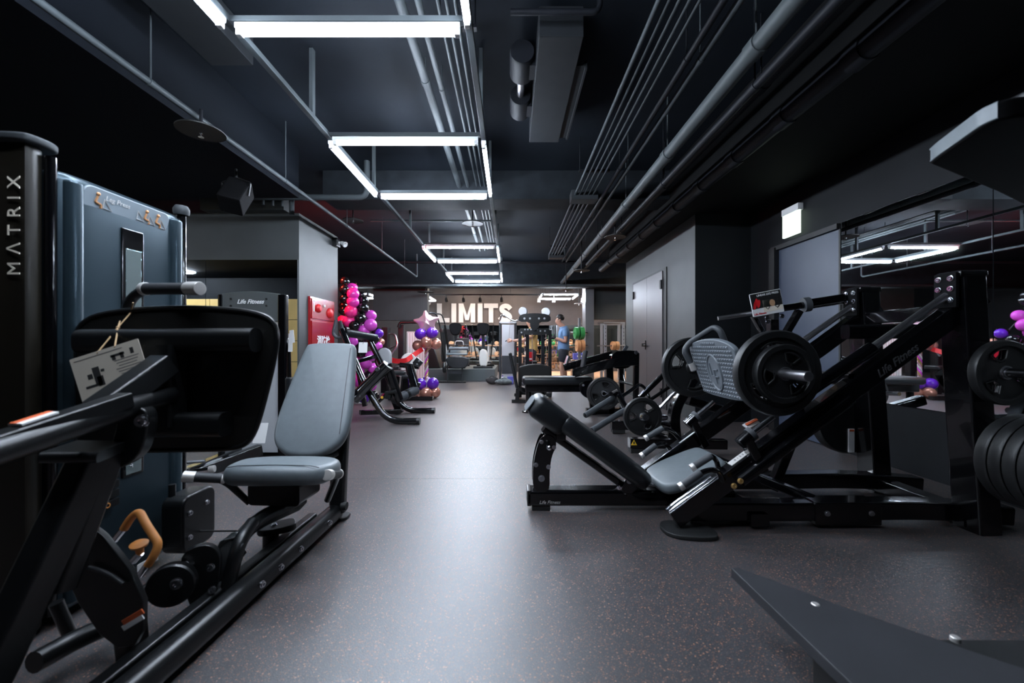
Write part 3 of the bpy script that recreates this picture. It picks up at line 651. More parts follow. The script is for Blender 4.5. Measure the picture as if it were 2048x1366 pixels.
bm = nb(); tube(bm, [P(112, 1205, 1.28), P(142, 1275, 1.30)], 0.018); fin('strut_rod', bm, 'black_satin', T)
# floor rails
bm = nb(); bar(bm, [(-1.06, 0.70, 0.055), (-1.03, 1.30, 0.055), (-0.995, 2.26, 0.055)], 0.085, 0.085, up=(0, 0, 1), rad=0.034, n=5); rl = fin('floor_rail', bm, 'black_satin', T)
bm = nb(); bar(bm, [(-1.145, 0.75, 0.045), (-1.085, 2.18, 0.045)], 0.05, 0.07, up=(0, 0, 1), rad=0.01); fin('floor_rail', bm, 'black_satin', T)
for y in (1.56, 1.68, 1.83, 2.1): bolt('rail_bolt', (-1.02 + (y - 1.5) * 0.036 + 0.045, y, 0.062), (1, -0.2, 0.1), 0.011, rl, 'chrome')
bm = nb(); poly(bm, rrect(0.10, 0.10, 0.03, 4), 0.016, MX.Translation((-0.985, 2.30, 0.010)), rnd=0.005); fin('foot_pad', bm, 'rubber', T)
bm = nb(); cyl(bm, (-0.955, 2.25, 0.09), (-0.925, 2.25, 0.09), 0.022); fin('transport_wheel', bm, 'rubber', T)
bm = nb(); poly(bm, rrect(0.10, 0.10, 0.03, 4), 0.016, MX.Translation((-1.06, 0.85, 0.010)), rnd=0.005); fin('foot_pad', bm, 'rubber', T)
# rear upright and back supports
bm = nb(); bar(bm, [(-0.985, 2.27, 0.05), (-0.98, 2.28, 0.30), (-1.00, 2.40, 0.70)], 0.085, 0.06, fil=0.1, up=(0, -1, 0), rad=0.015); fin('back_post', bm, 'black_satin', T)
bm = nb(); bar(bm, [(-1.06, 2.18, 0.30), (-1.06, 2.26, 0.50)], 0.10, 0.05, up=(0, -1, 0), rad=0.012); fin('back_bracket', bm, 'black_satin', T)
bm = nb(); tube(bm, [(-1.12, 2.05, 0.255), (-0.98, 2.20, 0.27)], 0.013); tube(bm, [(-1.10, 2.02, 0.33), (-0.97, 2.22, 0.40)], 0.020); fin('seat_slide', bm, 'black_satin', T)
# seat carrier (curved)
bm = nb(); bar(bm, [P(420, 1205, 1.55), P(450, 1115, 1.60), P(505, 1045, 1.75), P(600, 1003, 1.95)], 0.11, 0.06, fil=0.18, up=(0, 1, 0.6), rad=0.02, n=4); fin('seat_carrier', bm, 'black_satin', T)
bm = nb(); tube(bm, [P(452, 1195, 1.52), P(475, 1090, 1.56), P(505, 1045, 1.68)], 0.026, 0.1); fin('carrier_tube', bm, 'black_satin', T)
bm = nb(); poly(bm, smooth_outline([(-0.09, 0.10), (0.0, 0.13), (0.05, 0.08), (0.04, -0.02), (0.0, -0.13), (-0.05, -0.14)], 2), 0.03, basis(P(415, 1150, 1.50), (0.9, 0.4, 0.05), (0, 0, 1)), rnd=0.004); cb = fin('carrier_bracket', bm, 'black_satin', T)
for x, y in ((421, 1135), (425, 1180)): bolt('bolt', P(x, y, 1.47), (0.3, -1, 0.1), 0.012, cb, 'chrome')
M_ = axisM(P(345, 1168, 1.42), (0.35, -1, 0.05))
bm = nb(); lathe(bm, [(0, -0.02), (0.070, -0.02), (0.074, -0.012), (0.060, -0.004), (0.060, 0.004), (0.074, 0.012), (0.070, 0.02), (0.02, 0.02), (0, 0.02)], M_, 32); pu = fin('pulley', bm, 'black_satin', T)
bolt('pulley_bolt', P(353, 1167, 1.395), (0.35, -1, 0.05), 0.016, pu, 'chrome')
bm = nb(); bar(bm, [P(262, 1208, 1.36), P(300, 1180, 1.40), P(330, 1162, 1.46)], 0.03, 0.06, up=(0, 0, 1), rad=0.01); fin('pulley_arm', bm, 'black_satin', T)
bm = nb(); tube(bm, [P(372, 1130, 1.45), P(395, 1120, 1.50)], 0.013); fin('pivot_shaft', bm, 'chrome', T)
bm = nb(); tube(bm, [(-1.45, 1.86, 0.13), (-1.12, 1.93, 0.10)], 0.004, n=6); fin('cable', bm, 'black_matte', T)
# pulley shoe by the rail
bm = nb(); poly(bm, smooth_outline([(-0.07, -0.05), (-0.095, 0.0), (-0.07, 0.05), (0.06, 0.06), (0.075, 0.03), (0.075, -0.05)], 2), 0.03, basis((-1.125, 1.93, 0.115), (0.9, 0.5, 0), (-0.5, 0.9, 0)), rnd=0.006); ps = fin('pulley_cover', bm, 'black_satin', T)
bm = nb(); cyl(bm, (-1.15, 1.91, 0.03), (-1.15, 1.91, 0.105), 0.035); fin('cover_foot', bm, 'black_satin', ps)
bolt('cover_bolt', (-1.14, 1.92, 0.131), (0, 0, 1), 0.011, ps, 'chrome')
# orange release lever
bm = nb(); tube(bm, [P(248, 1058, 1.38), P(262, 1035, 1.38), P(278, 1022, 1.38), P(292, 1048, 1.36), P(318, 1088, 1.34), P(308, 1112, 1.33), P(296, 1130, 1.33)], 0.0125, 0.02, 12); lv = fin('release_lever', bm, 'orange', T)
for a_, b_ in ((P(229, 1080, 1.38), P(250, 1054, 1.38)), (P(298, 1126, 1.33), P(280, 1150, 1.33))):
    bm = nb(); tube(bm, [a_, b_], 0.011); fin('lever_shaft', bm, 'chrome', lv)
bm = nb(); lathe(bm, [(0, 0), (0.011, 0), (0.012, 0.02), (0.024, 0.028), (0.026, 0.036), (0.018, 0.042), (0, 0.044)], axisM(P(280, 1106, 1.36), P(277, 1084, 1.35) - P(280, 1110, 1.36)), 18); fin('pull_knob', bm, 'orange', T)
bm = nb(); tube(bm, [P(266, 1122, 1.36), P(280, 1106, 1.36)], 0.012); fin('knob_shaft', bm, 'chrome', T)
# seat pad
SPT = [(-0.235, 0.10), (-0.245, 0.0), (-0.22, -0.13), (-0.12, -0.155), (0.10, -0.15), (0.215, -0.13), (0.235, -0.02), (0.22, 0.10), (0.10, 0.16), (-0.12, 0.16)]
bm = nb(); poly(bm, smooth_outline(SPT, 2), 0.085, basis((-1.045, 1.86, 0.415), (1, 0.10, -0.03), (0, 1, -0.10)), rnd=0.036, seg=5, crown=0.012); sd = fin('seat', bm, 'leather', T, ang=70)
MSE = basis((-1.045, 1.86, 0.415), (1, 0.10, -0.03), (0, 1, -0.10))
bm = nb(); tube(bm, [MSE @ V((x, -0.13 + 0.02 * math.cos(9 * x), 0.0445 - 0.03 * max(0, abs(x) - 0.16) * 6)) for x in [-0.19 + 0.038 * k for k in range(11)]], 0.002, n=5); fin('seam', bm, 'leather_dark', sd)
bm = nb(); bar(bm, [(-1.06, 1.78, 0.33), (-1.05, 1.95, 0.33)], 0.24, 0.10, rad=0.02); fin('seat_bracket', bm, 'black_satin', T)
# backrest pad
BA, BB = V((-1.105, 2.16, 0.405)), V((-1.125, 2.52, 1.00))
u = (BB - BA); L = u.length
BPT = [(-0.12, 0.0), (-0.06, -0.022), (0.06, -0.022), (0.12, 0.0), (0.185, 0.06), (0.205, 0.17), (0.19, 0.36), (0.165, 0.58), (0.15, L - 0.02), (0.13, L), (0.0, L + 0.004), (-0.13, L), (-0.15, L - 0.02), (-0.165, 0.58), (-0.19, 0.36), (-0.205, 0.17), (-0.185, 0.06)]
MBk = basis(BA, (1, 0.06, 0), u)
bm = nb(); poly(bm, smooth_outline(BPT, 2), 0.075, MBk, rnd=0.03, seg=5, crown=0.008); bk = fin('backrest', bm, 'leather', T, ang=70)
bm = nb(); tube(bm, [MBk @ V((0.172 - 0.05 * (y / L) * 0.9, y, 0.0385)) for y in [0.1 + 0.055 * k for k in range(11)]], 0.0022, n=5); fin('seam', bm, 'leather_dark', bk)
# grips beside the seat
for a_, b_, c_ in ((P(372, 953, 1.78), P(446, 957, 1.84), P(500, 1005, 1.88)), (P(655, 950, 1.78), P(676, 948, 1.93), P(655, 1000, 2.02))):
    bm = nb(); tube(bm, [a_, b_, c_], 0.016, 0.05); h = fin('grip_tube', bm, 'black_satin', T)
    u_ = (b_ - a_).normalized()
    bm = nb(); cyl(bm, a_ + u_ * 0.03, b_, 0.0215, bev=0.003); fin('grip_sleeve', bm, 'grip', h)
    bm = nb(); cyl(bm, a_ - u_ * 0.012, a_ + u_ * 0.034, 0.0245, bev=0.003); fin('grip_end', bm, 'silver', h)
    bm = nb(); cyl(bm, b_ - u_ * 0.004, b_ + u_ * 0.012, 0.0245, bev=0.003); fin('grip_collar', bm, 'silver', h)
# top handle
a_, b_ = P(395, 577, 1.42), P(288, 578, 1.47); u_ = (a_ - b_).normalized()
bm = nb(); tube(bm, [a_, b_, P(258, 600, 1.48), P(250, 655, 1.48), P(250, 700, 1.47)], 0.017, 0.05); h = fin('top_handle', bm, 'black_satin', T)
bm = nb(); cyl(bm, b_ + u_ * 0.01, a_ - u_ * 0.05, 0.0215, bev=0.003); fin('grip_sleeve', bm, 'grip', h)
bm = nb(); cyl(bm, a_ - u_ * 0.045, a_ + u_ * 0.012, 0.0245, bev=0.003); fin('grip_end', bm, 'silver', h)
bm = nb(); cyl(bm, b_ - u_ * 0.004, b_ + u_ * 0.014, 0.0245, bev=0.003); fin('grip_collar', bm, 'silver', h)
# hanging instruction card
cc = P(222, 745, 1.33)
cd = thing('instruction_card', 'laminated instruction card hanging on a cord from the leg press handle', 'card', cc)
ux, uy = (P(287, 672, 1.33) - P(150, 715, 1.33)), (P(150, 715, 1.33) - P(163, 812, 1.33))
w_, h_ = ux.length, uy.length
MC = basis(cc, ux, uy)
bm = nb(); poly(bm, rrect(w_, h_, 0.004), 0.0015, MC); sh = fin('card_sheet', bm, 'paper', cd)
CF = lambda x, y: MC @ MX.Translation((x * w_, y * h_, 0.0009))
def ink(name, rects, m='ink'):
    bm = nb()
    for x, y, a, b in rects: poly(bm, [(-a * w_ / 2, -b * h_ / 2), (a * w_ / 2, -b * h_ / 2), (a * w_ / 2, b * h_ / 2), (-a * w_ / 2, b * h_ / 2)], 0.0004, CF(x, y))
    fin(name, bm, m, sh, flat=True)
ink('print_lines', [(0.27, 0.20 - 0.058 * k, 0.36 - 0.05 * (k % 3), 0.014) for k in range(9)] + [(-0.1, 0.42, 0.7, 0.014), (-0.22, -0.38, 0.42, 0.012)], 'ink_grey')
ink('machine_picture', [(-0.19, 0.02, 0.10, 0.36), (-0.16, -0.10, 0.09, 0.2), (-0.27, -0.16, 0.24, 0.05), (-0.29, 0.04, 0.07, 0.10), (-0.10, 0.10, 0.05, 0.05)])
ink('machine_picture', [(0.16, 0.31, 0.20, 0.05), (0.10, 0.27, 0.05, 0.10), (0.22, 0.28, 0.05, 0.12), (0.37, 0.31, 0.05, 0.12)])
k1, k2 = P(236, 655, 1.40), P(262, 625, 1.45)
bm = nb(); tube(bm, [CF(-0.10, 0.46).translation, k1, k2, P(266, 605, 1.43)], 0.0024, n=6); tube(bm, [CF(0.16, 0.47).translation, k1, P(240, 642, 1.44)], 0.0024, n=6); ball(bm, k1, 0.006, u=8, v=6); fin('cord', bm, 'cord', cd)
# ================================================================ WEIGHT PLATES
def plate_proto(R, label, m='rubber_plate', t=0.045):
    T_ = thing('weight_plate', label, 'weight plate', (0, 0, 0))
    bm = nb(); lathe(bm, [(R * 0.80, -t * .30), (R * 0.83, -t * .5), (R * 0.97, -t * .5), (R, -t * .32), (R, t * .32), (R * 0.97, t * .5), (R * 0.83, t * .5), (R * 0.80, t * .30)], None, 40, closed=True); fin('rim', bm, m, T_)
    n = 48; rs = [R * 0.20, R * 0.34, R * 0.42, R * 0.66, R * 0.72, R * 0.82]; hz = t * 0.26
    bm = nb()
    def present(i, k):
        if i not in (1, 2, 3): return True
        a = (k % 16) - 8
        return not (abs(a + 0.5) < (3.2 if i == 2 else 2.2))
    vt = {}
    def vv(i, k, s):
        key = (i, k % n, s)
        if key not in vt:
            a = 2 * math.pi * (k % n) / n; vt[key] = bm.verts.new((rs[i] * math.cos(a), rs[i] * math.sin(a), s * hz))
        return vt[key]
    for i in range(len(rs) - 1):
        for k in range(n):
            if not present(i, k): continue
            for s in (-1, 1): bm.faces.new((vv(i, k, s), vv(i + 1, k, s), vv(i + 1, k + 1, s), vv(i, k + 1, s)))
            for (j, kk, e) in ((i, k - 1, ((i, k), (i + 1, k))), (i, k + 1, ((i, k + 1), (i + 1, k + 1))), (i - 1, k, ((i, k), (i, k + 1))), (i + 1, k, ((i + 1, k), (i + 1, k + 1)))):
                if 0 <= j < len(rs) - 1 and not present(j, kk % n):
                    (a0, a1), (b0, b1) = e
                    bm.faces.new((vv(a0, a1, -1), vv(b0, b1, -1), vv(b0, b1, 1), vv(a0, a1, 1)))
    w = fin('web', bm, m, T_)
    for s in (-1, 1):
        for k3 in range(3):
            bm = nb()
            a0 = 2 * math.pi * (k3 / 3 + 0.165)
            pts = [V((math.cos(a0 + q * 0.12) * rr_, math.sin(a0 + q * 0.12) * rr_, s * t * 0.36)) for q, rr_ in [(-3.2, R * .70), (-1.6, R * .72), (0, R * .73), (1.6, R * .72), (3.2, R * .70), (2.4, R * .43), (0, R * .38), (-2.4, R * .43)]]
            tube(bm, pts, t * 0.11, n=6, closed=True); fin('handle_ridge', bm, m, T_)
    bm = nb(); lathe(bm, [(0.027, -t * .5), (R * 0.17, -t * .5), (R * 0.22, -t * .3), (R * 0.22, t * .3), (R * 0.17, t * .5), (0.027, t * .5)], None, 28, closed=True); hb = fin('hub', bm, m, T_)
    bm = nb(); lathe(bm, [(0.0265, -t * .51), (0.034, -t * .51), (0.034, t * .51), (0.0265, t * .51)], None, 24, closed=True); fin('bore_ring', bm, 'steel', hb)
    return T_
PL = {}
def wplate(R, p, d, label, t=0.045, spin=0.0, group=None):
    rot = (V(d).to_track_quat('Z', 'Y') @ MX.Rotation(spin, 3, 'Z').to_quaternion()).to_euler()
    k = (R, t)
    if k not in PL:
        o = PL[k] = plate_proto(R, label, t=t); o.location = p; o.rotation_euler = rot
        if group: o['group'] = group
        return o
    return copy_tree(PL[k], loc=V(p), rot=rot, label=label, group=group)
# ================================================================ LINEAR LEG PRESS (right foreground)
LP = thing('linear_leg_press', 'glossy black inclined leg press loaded with plates before the mirror', 'exercise machine', (1.4, 2.45, 0))
DN, DF = 2.15, 2.75
N_ = lambda x, y, d=DN: P(x, y, d)
F_ = lambda x, y, d=DF: P(x, y, d)
G = 'black_gloss'
# base under the backrest
bm = nb(); bar(bm, [(0.11, 2.45, 0.075), (1.35, 2.45, 0.075)], 0.12, 0.095, rad=0.02, n=4); bs = fin('base_tube', bm, G, LP)
bm = nb(); b2(bm, 0.10, 0.125, 2.39, 2.51, 0.03, 0.125, bev=0.006); fin('tube_cap', bm, 'black_satin', bs)
bm = nb(); b2(bm, 0.13, 0.24, 2.40, 2.50, 0.0, 0.03, bev=0.004); fin('foot_pad', bm, 'rubber', bs)
fin('base_lettering', text_bm('Life Fitness', 0.028, basis((0.235, 2.388, 0.055), (1, 0, 0), (0, 0, 1)), shear=0.3), 'silver', bs, flat=True)
# curved back support plates
def Qd(x, y, d): p_ = P(x, y, d); return (p_.x, p_.z)
for dd_ in (2.405, 2.495):
    o_ = smooth_outline([Qd(1066, 985, 2.4), Qd(1065, 935, 2.4), Qd(1073, 895, 2.4), Qd(1082, 874, 2.4), Qd(1096, 868, 2.4), Qd(1111, 876, 2.4), Qd(1113, 893, 2.4), Qd(1104, 910, 2.4), Qd(1099, 940, 2.4), Qd(1100, 985, 2.4)], 2)
    bm = nb(); poly(bm, o_, 0.02, basis((0, dd_, 0), (1, 0, 0), (0, 0, 1)), rnd=0.003); sp_ = fin('support_plate', bm, G, LP)
    if dd_ < 2.45:
        for x, y, r in ((1083, 884, 0.010), (1108, 895, 0.010), (1072, 930, 0.011), (1097, 934, 0.011), (1083, 957, 0.016)): bolt('bolt', P(x, y, 2.392), (0, -1, 0), r, sp_)
bm = nb(); cyl(bm, P(1096, 886, 2.40), P(1097, 896, 2.33), 0.012); ball(bm, P(1099, 896, 2.33), 0.016, u=12, v=8); fin('pull_pin', bm, 'chrome', LP)
bm = nb(); tube(bm, [P(1093, 876, 2.45), P(1110, 850, 2.45)], 0.02); fin('adjust_rod', bm, 'steel', LP)
# backrest
bd = (P(1295, 962, 2.45) - P(1090, 812, 2.45)).normalized(); bn = V((0, 1, 0)).cross(bd)
if bn.z < 0: bn = -bn
def padM(px, py, off=0.0): return basis(P(px, py, 2.45) + bn * off, bd, (0, 1, 0))
L1 = (P(1300, 952, 2.45) - P(1122, 832, 2.45)).length
mid = (P(1300, 952, 2.45) + P(1122, 832, 2.45)) / 2
bm = nb(); poly(bm, smooth_outline([(-L1 / 2, -0.12), (-L1 / 2 + 0.03, -0.14), (0, -0.155), (L1 / 2 - 0.08, -0.15), (L1 / 2, -0.09), (L1 / 2, 0.09), (L1 / 2 - 0.08, 0.15), (0, 0.155), (-L1 / 2 + 0.03, 0.14), (-L1 / 2, 0.12)], 2), 0.105, basis(mid - bn * 0.028, bd, (0, 1, 0)), rnd=0.04, seg=5, crown=0.006); br = fin('backrest', bm, 'leather_dark', LP, ang=70)
bm = nb(); bar(bm, [P(1100, 838, 2.45) - bn * 0.07, P(1262, 955, 2.45) - bn * 0.065], 0.09, 0.04, up=bn, rad=0.01); fin('back_frame', bm, G, LP)
L2 = (P(1132, 846, 2.45) - P(1066, 796, 2.45)).length; mid = (P(1132, 846, 2.45) + P(1066, 796, 2.45)) / 2
bm = nb(); poly(bm, rrect(L2, 0.27, 0.06, 5), 0.14, basis(mid - bn * 0.018, bd, (0, 1, 0)), rnd=0.045, seg=5, crown=0.005); hr = fin('headrest', bm, 'leather_dark', LP, ang=70)
bm = nb(); poly(bm, rrect(0.09, 0.23, 0.04, 5), 0.006, basis(P(1064, 800, 2.45) - bn * 0.024 - bd * 0.003, bn, (0, 1, 0)), rnd=0.002); fin('headrest_end', bm, 'leather', hr)
bm = nb(); box(bm, P(1120, 868, 2.45), (0.06, 0.12, 0.06), bev=0.008); fin('headrest_clamp', bm, G, LP)
# hinge
bm = nb(); poly(bm, smooth_outline([Qd(1238, 985, 2.38), Qd(1250, 955, 2.38), Qd(1262, 948, 2.38), Qd(1272, 955, 2.38), Qd(1270, 985, 2.38)], 1), 0.02, basis((0, 2.37, 0), (1, 0, 0), (0, 0, 1)), rnd=0.003); hg = fin('hinge_bracket', bm, G, LP)
bolt('hinge_bolt', P(1259, 962, 2.355), (0, -1, 0), 0.014, hg)
bm = nb(); bar(bm, [P(1235, 965, 2.44), P(1248, 985, 2.44)], 0.10, 0.012, up=(1, 0, 0.5), rad=0.003); fin('hinge_plate', bm, 'chrome', LP)
bm = nb(); tube(bm, [P(1255, 966, 2.42), P(1335, 972, 2.42)], 0.014); fin('seat_bar', bm, 'chrome', LP)
# seat
SM = basis((1.075, 2.45, 0.235), (1, 0, 0.42), (0, 1, 0))
bm = nb(); poly(bm, smooth_outline([(-0.22, -0.13), (-0.16, -0.19), (0.0, -0.20), (0.16, -0.19), (0.20, -0.14), (0.20, 0.14), (0.16, 0.19), (0, 0.20), (-0.16, 0.19), (-0.22, 0.13)], 2), 0.07, SM, rnd=0.03, seg=5, crown=0.01); st_ = fin('seat', bm, 'leather', LP, ang=70)
bm = nb(); b2(bm, 0.95, 1.2, 2.40, 2.50, 0.10, 0.22, bev=0.01); fin('seat_bracket', bm, G, LP)
# inclined rails, feet, posts
A_, B_ = N_(1345, 1036), N_(1955, 592)
bm = nb(); bar(bm, [A_, B_], 0.075, 0.10, up=(0, 0, 1), rad=0.008); rn = fin('inclined_rail', bm, G, LP)
A2, B2 = F_(1345 - 75, 962), F_(1748, 620)
bm = nb(); bar(bm, [V((A_.x, DF, A_.z)), V((B_.x, DF, B_.z))], 0.075, 0.10, up=(0, 0, 1), rad=0.008); fin('inclined_rail', bm, G, LP)
ud = (B_ - A_).normalized(); un = V((-ud.z, 0, ud.x))
fin('rail_lettering', text_bm('Life Fitness', 0.058, basis(N_(1795, 722, DN - 0.0385), ud, un), shear=0.35, off=0.0005), 'rail_print', rn, flat=True)
for q in (0.12, 0.2, 0.28): pass
bm = nb(); bar(bm, [A_ + un * 0.052 - V((0, 0.02, 0)), A_ + ud * 0.32 + un * 0.052 - V((0, 0.02, 0))], 0.012, 0.006, up=un, rad=0.002); bar(bm, [A_ + un * 0.052 + V((0, 0.012, 0)), A_ + ud * 0.30 + un * 0.052 + V((0, 0.012, 0))], 0.012, 0.006, up=un, rad=0.002); fin('rail_strip', bm, 'chrome', rn)
bm = nb(); bar(bm, [A_ + ud * 0.42 + un * 0.052, A_ + ud * 0.58 + un * 0.052], 0.045, 0.004, up=un, rad=0.001); fin('scale_label', bm, 'silver', rn)
fin('print', text_bm('0 1 2 3 4 5', 0.022, basis(A_ + ud * 0.50 + un * 0.0545, ud, (0, 1, 0)), ext=0.0004), 'ink', rn, flat=True)
bm = nb(); bar(bm, [N_(1480, 962, 2.09), N_(1700, 798, 2.09)], 0.055, 0.055, up=(0, 0, 1), rad=0.02, n=4); s2 = fin('lower_rail', bm, G, LP)
for q in (1468, 1481): bolt('rail_bolt', N_(q, 972 - (q - 1468) * 0.75, 2.06), (0, -1, 0.2), 0.012, s2, 'gold')
for dd_, lab in ((DN, 0), (DF, 1)):
    bm = nb(); poly(bm, smooth_outline([(-0.10, -0.11), (-0.13, 0.0), (-0.08, 0.09), (0.12, 0.05), (0.16, -0.06), (0.12, -0.14)], 2), 0.022, MX.Translation((0.93, dd_ + 0.0, 0.012)), rnd=0.006); fin('rail_foot', bm, 'rubber' if not lab else G, LP)
for dd_ in (DN, DF):
    bm = nb(); bar(bm, [(2.52, dd_, 0.0), (2.46, dd_, 0.9), (2.435, dd_, 1.36)], 0.12, 0.14, fil=0.2, up=(0, -1, 0), rad=0.012); po = fin('upright_post', bm, G, LP)
    bm = nb(); b2(bm, 2.36, 2.51, dd_ - 0.065, dd_ + 0.065, 1.355, 1.395, bev=0.012); fin('post_cap', bm, G, po)
    bm = nb(); b2(bm, 2.345, 2.362, dd_ - 0.055, dd_ + 0.055, 1.20, 1.385, bev=0.003); gp = fin('bolt_plate', bm, 'speaker_black', po)
    for yy in (-0.03, 0.03):
        for zz in (1.24, 1.30, 1.355): bolt('bolt', (2.343, dd_ + yy, zz), (-1, 0, 0), 0.012, gp, 'chrome')
bm = nb(); bar(bm, [(2.43, DN, 1.18), (2.43, DF, 1.18)], 0.08, 0.08, rad=0.01); fin('cross_beam', bm, G, LP)
bm = nb(); bar(bm, [(1.86, DN, 0.81), (1.86, DF, 0.81)], 0.07, 0.07, rad=0.01); fin('cross_beam', bm, G, LP)
bm = nb(); bar(bm, [N_(1690, 664, 2.5), N_(1935, 662, 2.5)], 0.07, 0.09, rad=0.02, n=4); fin('cross_beam', bm, G, LP)
# guide rods with sleeves
for (a_, b_, c_, d_) in ((N_(1912, 578), N_(1738, 700), N_(1590, 800), DN), (P(1722, 600, DF), P(1597, 688, DF), P(1500, 756, DF), DF)):
    bm = nb(); tube(bm, [a_, b_], 0.019, n=16); fin('guide_rod', bm, 'steel', LP)
    bm = nb(); tube(bm, [b_ + (a_ - b_).normalized() * 0.02, c_], 0.034, n=16); fin('rod_sleeve', bm, G, LP)
# base beams
for dd_ in (2.22, 2.70):
    bm = nb(); bar(bm, [(0.98, dd_, 0.085), (1.75, dd_, 0.085), (2.3, dd_, 0.095), (2.75, dd_, 0.06)], 0.10, 0.10, fil=0.3, rad=0.012); bb = fin('base_beam', bm, G, LP)
    if dd_ < 2.5:
        bm = nb(); b2(bm, 1.66, 2.02, dd_ - 0.058, dd_ + 0.058, 0.018, 0.142, bev=0.006); js = fin('joint_sleeve', bm, G, bb)
        for x in (1.72, 1.96): bolt('bolt', (x, dd_ - 0.06, 0.085), (0, -1, 0), 0.012, js)
        bm = nb(); b2(bm, 1.70, 1.76, dd_ - 0.03, dd_ + 0.03, 0.0, 0.03); fin('foot_pad', bm, 'rubber', bb)
bm = nb(); bar(bm, [(1.30, 2.70, 0.26), (1.72, 2.26, 0.12)], 0.05, 0.05, rad=0.008); fin('diagonal_brace', bm, G, LP)
bm = nb(); bar(bm, [(1.35, DN, 0.05), (1.35, DF, 0.05)], 0.10, 0.07, rad=0.01); fin('cross_beam', bm, G, LP)
bm = nb(); bar(bm, [(2.50, DN, 0.06), (2.50, DF, 0.06)], 0.10, 0.09, rad=0.01); fin('cross_beam', bm, G, LP)
bm = nb(); bar(bm, [(1.72, 2.62, 0.05), (1.86, 2.62, 0.40)], 0.06, 0.05, up=(0, 1, 0), rad=0.008); fin('support_post', bm, G, LP)
# carriage: sled, foot plate, loading pegs
bm = nb(); bar(bm, [V((1.50, DN + 0.02, 0.72)), V((1.50, DF - 0.02, 0.72))], 0.16, 0.10, up=ud, rad=0.012); bar(bm, [V((1.34, 2.45, 0.86)), V((1.62, 2.45, 0.72))], 0.30, 0.06, rad=0.01); fin('sled', bm, G, LP)
fx = (P(1402, 778, 2.72) - P(1375, 680, 2.72)); 
pu_, pw = V((0, -1, 0)), V((-0.27, 0, 0.963))
FO = V((1.262, 2.435, 0.855))
FMx = basis(FO, pu_, pw)
bm = nb(); poly(bm, smooth_outline([(-0.27, 0.12), (-0.25, 0.16), (-0.08, 0.19), (0.12, 0.19), (0.26, 0.15), (0.28, 0.10), (0.25, -0.14), (0.22, -0.18), (-0.20, -0.18), (-0.24, -0.15)], 2), 0.03, FMx, rnd=0.006); fpp = fin('foot_plate', bm, 'foot_grey', LP)
zs = 1 if (FMx.to_3x3() @ V((0, 0, 1))).x < 0 else -1
bm = nb()
for i in range(19):
    for j in range(14):
        x, y = -0.234 + i * 0.026, -0.158 + j * 0.0245
        if abs(x) > 0.235 + 0.07 * y or y > 0.165 - 0.55 * x * x or ((x - 0.0) / 0.085) ** 2 + ((y + 0.02) / 0.125) ** 2 < 1: continue
        q = [bm.verts.new(FMx @ V((x + a * 0.0115, y + b * 0.010, zs * 0.0148))) for a, b in ((-1, -1), (1, -1), (1, 1), (-1, 1))]
        tp = [bm.verts.new(FMx @ V((x + a * 0.004, y + b * 0.003 + 0.003, zs * 0.0225))) for a, b in ((-1, -1), (1, -1), (1, 1), (-1, 1))]
        for k in range(4): bm.faces.new((q[k], q[(k + 1) % 4], tp[(k + 1) % 4], tp[k]))
        bm.faces.new(tp)
fin('tread_studs', bm, 'foot_grey', fpp, flat=True, kind='stuff')
EM = FMx @ MX.Translation((0, -0.02, zs * 0.017)) @ (MX.Identity(4) if zs > 0 else MX.Rotation(math.pi, 4, 'Y'))
bm = nb(); tube(bm, [EM @ V((0.072 * math.cos(a), 0.112 * math.sin(a), 0)) for a in [2 * math.pi * k / 32 for k in range(32)]], 0.007, n=6, closed=True); fin('emblem_ring', bm, 'foot_grey', fpp)
bm = nb(); poly(bm, [(0.062 * math.cos(2 * math.pi * k / 28), 0.10 * math.sin(2 * math.pi * k / 28)) for k in range(28)], 0.004, EM); fin('emblem_field', bm, 'foot_grey', fpp)
bm = nb(); bar(bm, [EM @ V((-0.035, 0.06, 0.004)), EM @ V((-0.035, -0.02, 0.004)), EM @ V((0.005, -0.02, 0.004))], 0.009, 0.009, up=EM.to_3x3() @ V((0, 0, 1)), rad=0.002)
bar(bm, [EM @ V((0.045, 0.02, 0.004)), EM @ V((0.002, 0.02, 0.004)), EM @ V((0.002, -0.07, 0.004))], 0.009, 0.009, up=EM.to_3x3() @ V((0, 0, 1)), rad=0.002)
bar(bm, [EM @ V((0.036, -0.025, 0.004)), EM @ V((0.004, -0.025, 0.004))], 0.009, 0.009, up=EM.to_3x3() @ V((0, 0, 1)), rad=0.002); fin('emblem_letters', bm, 'foot_grey', fpp)
bm = nb(); tube(bm, [P(1384, 732, 2.66), P(1368, 702, 2.66), P(1378, 686, 2.66), P(1428, 654, 2.55), P(1440, 660, 2.5), P(1452, 690, 2.5)], 0.019, 0.06); lh = fin('loop_handle', bm, 'grip_grey', LP)
bm = nb(); cyl(bm, P(1382, 726, 2.655), P(1388, 740, 2.655), 0.02); fin('handle_collar', bm, 'silver', lh)
PX, PZ = 1.365, 0.855
bm = nb(); tube(bm, [(PX, DF - 0.05, PZ), (PX, 3.12, PZ)], 0.0245, n=18); pg1 = fin('loading_peg', bm, 'chrome', LP)
bm = nb(); cyl(bm, (PX, 1.82, PZ), (PX, 2.22, PZ), 0.0245, bev=0.006); cyl(bm, (PX, 2.09, PZ), (PX, 2.12, PZ), 0.045); fin('loading_peg', bm, 'steel', LP)
bm = nb(); bar(bm, [(PX, 2.12, PZ), (PX, 2.95, PZ)], 0.06, 0.06, rad=0.01); fin('peg_beam', bm, G, LP)
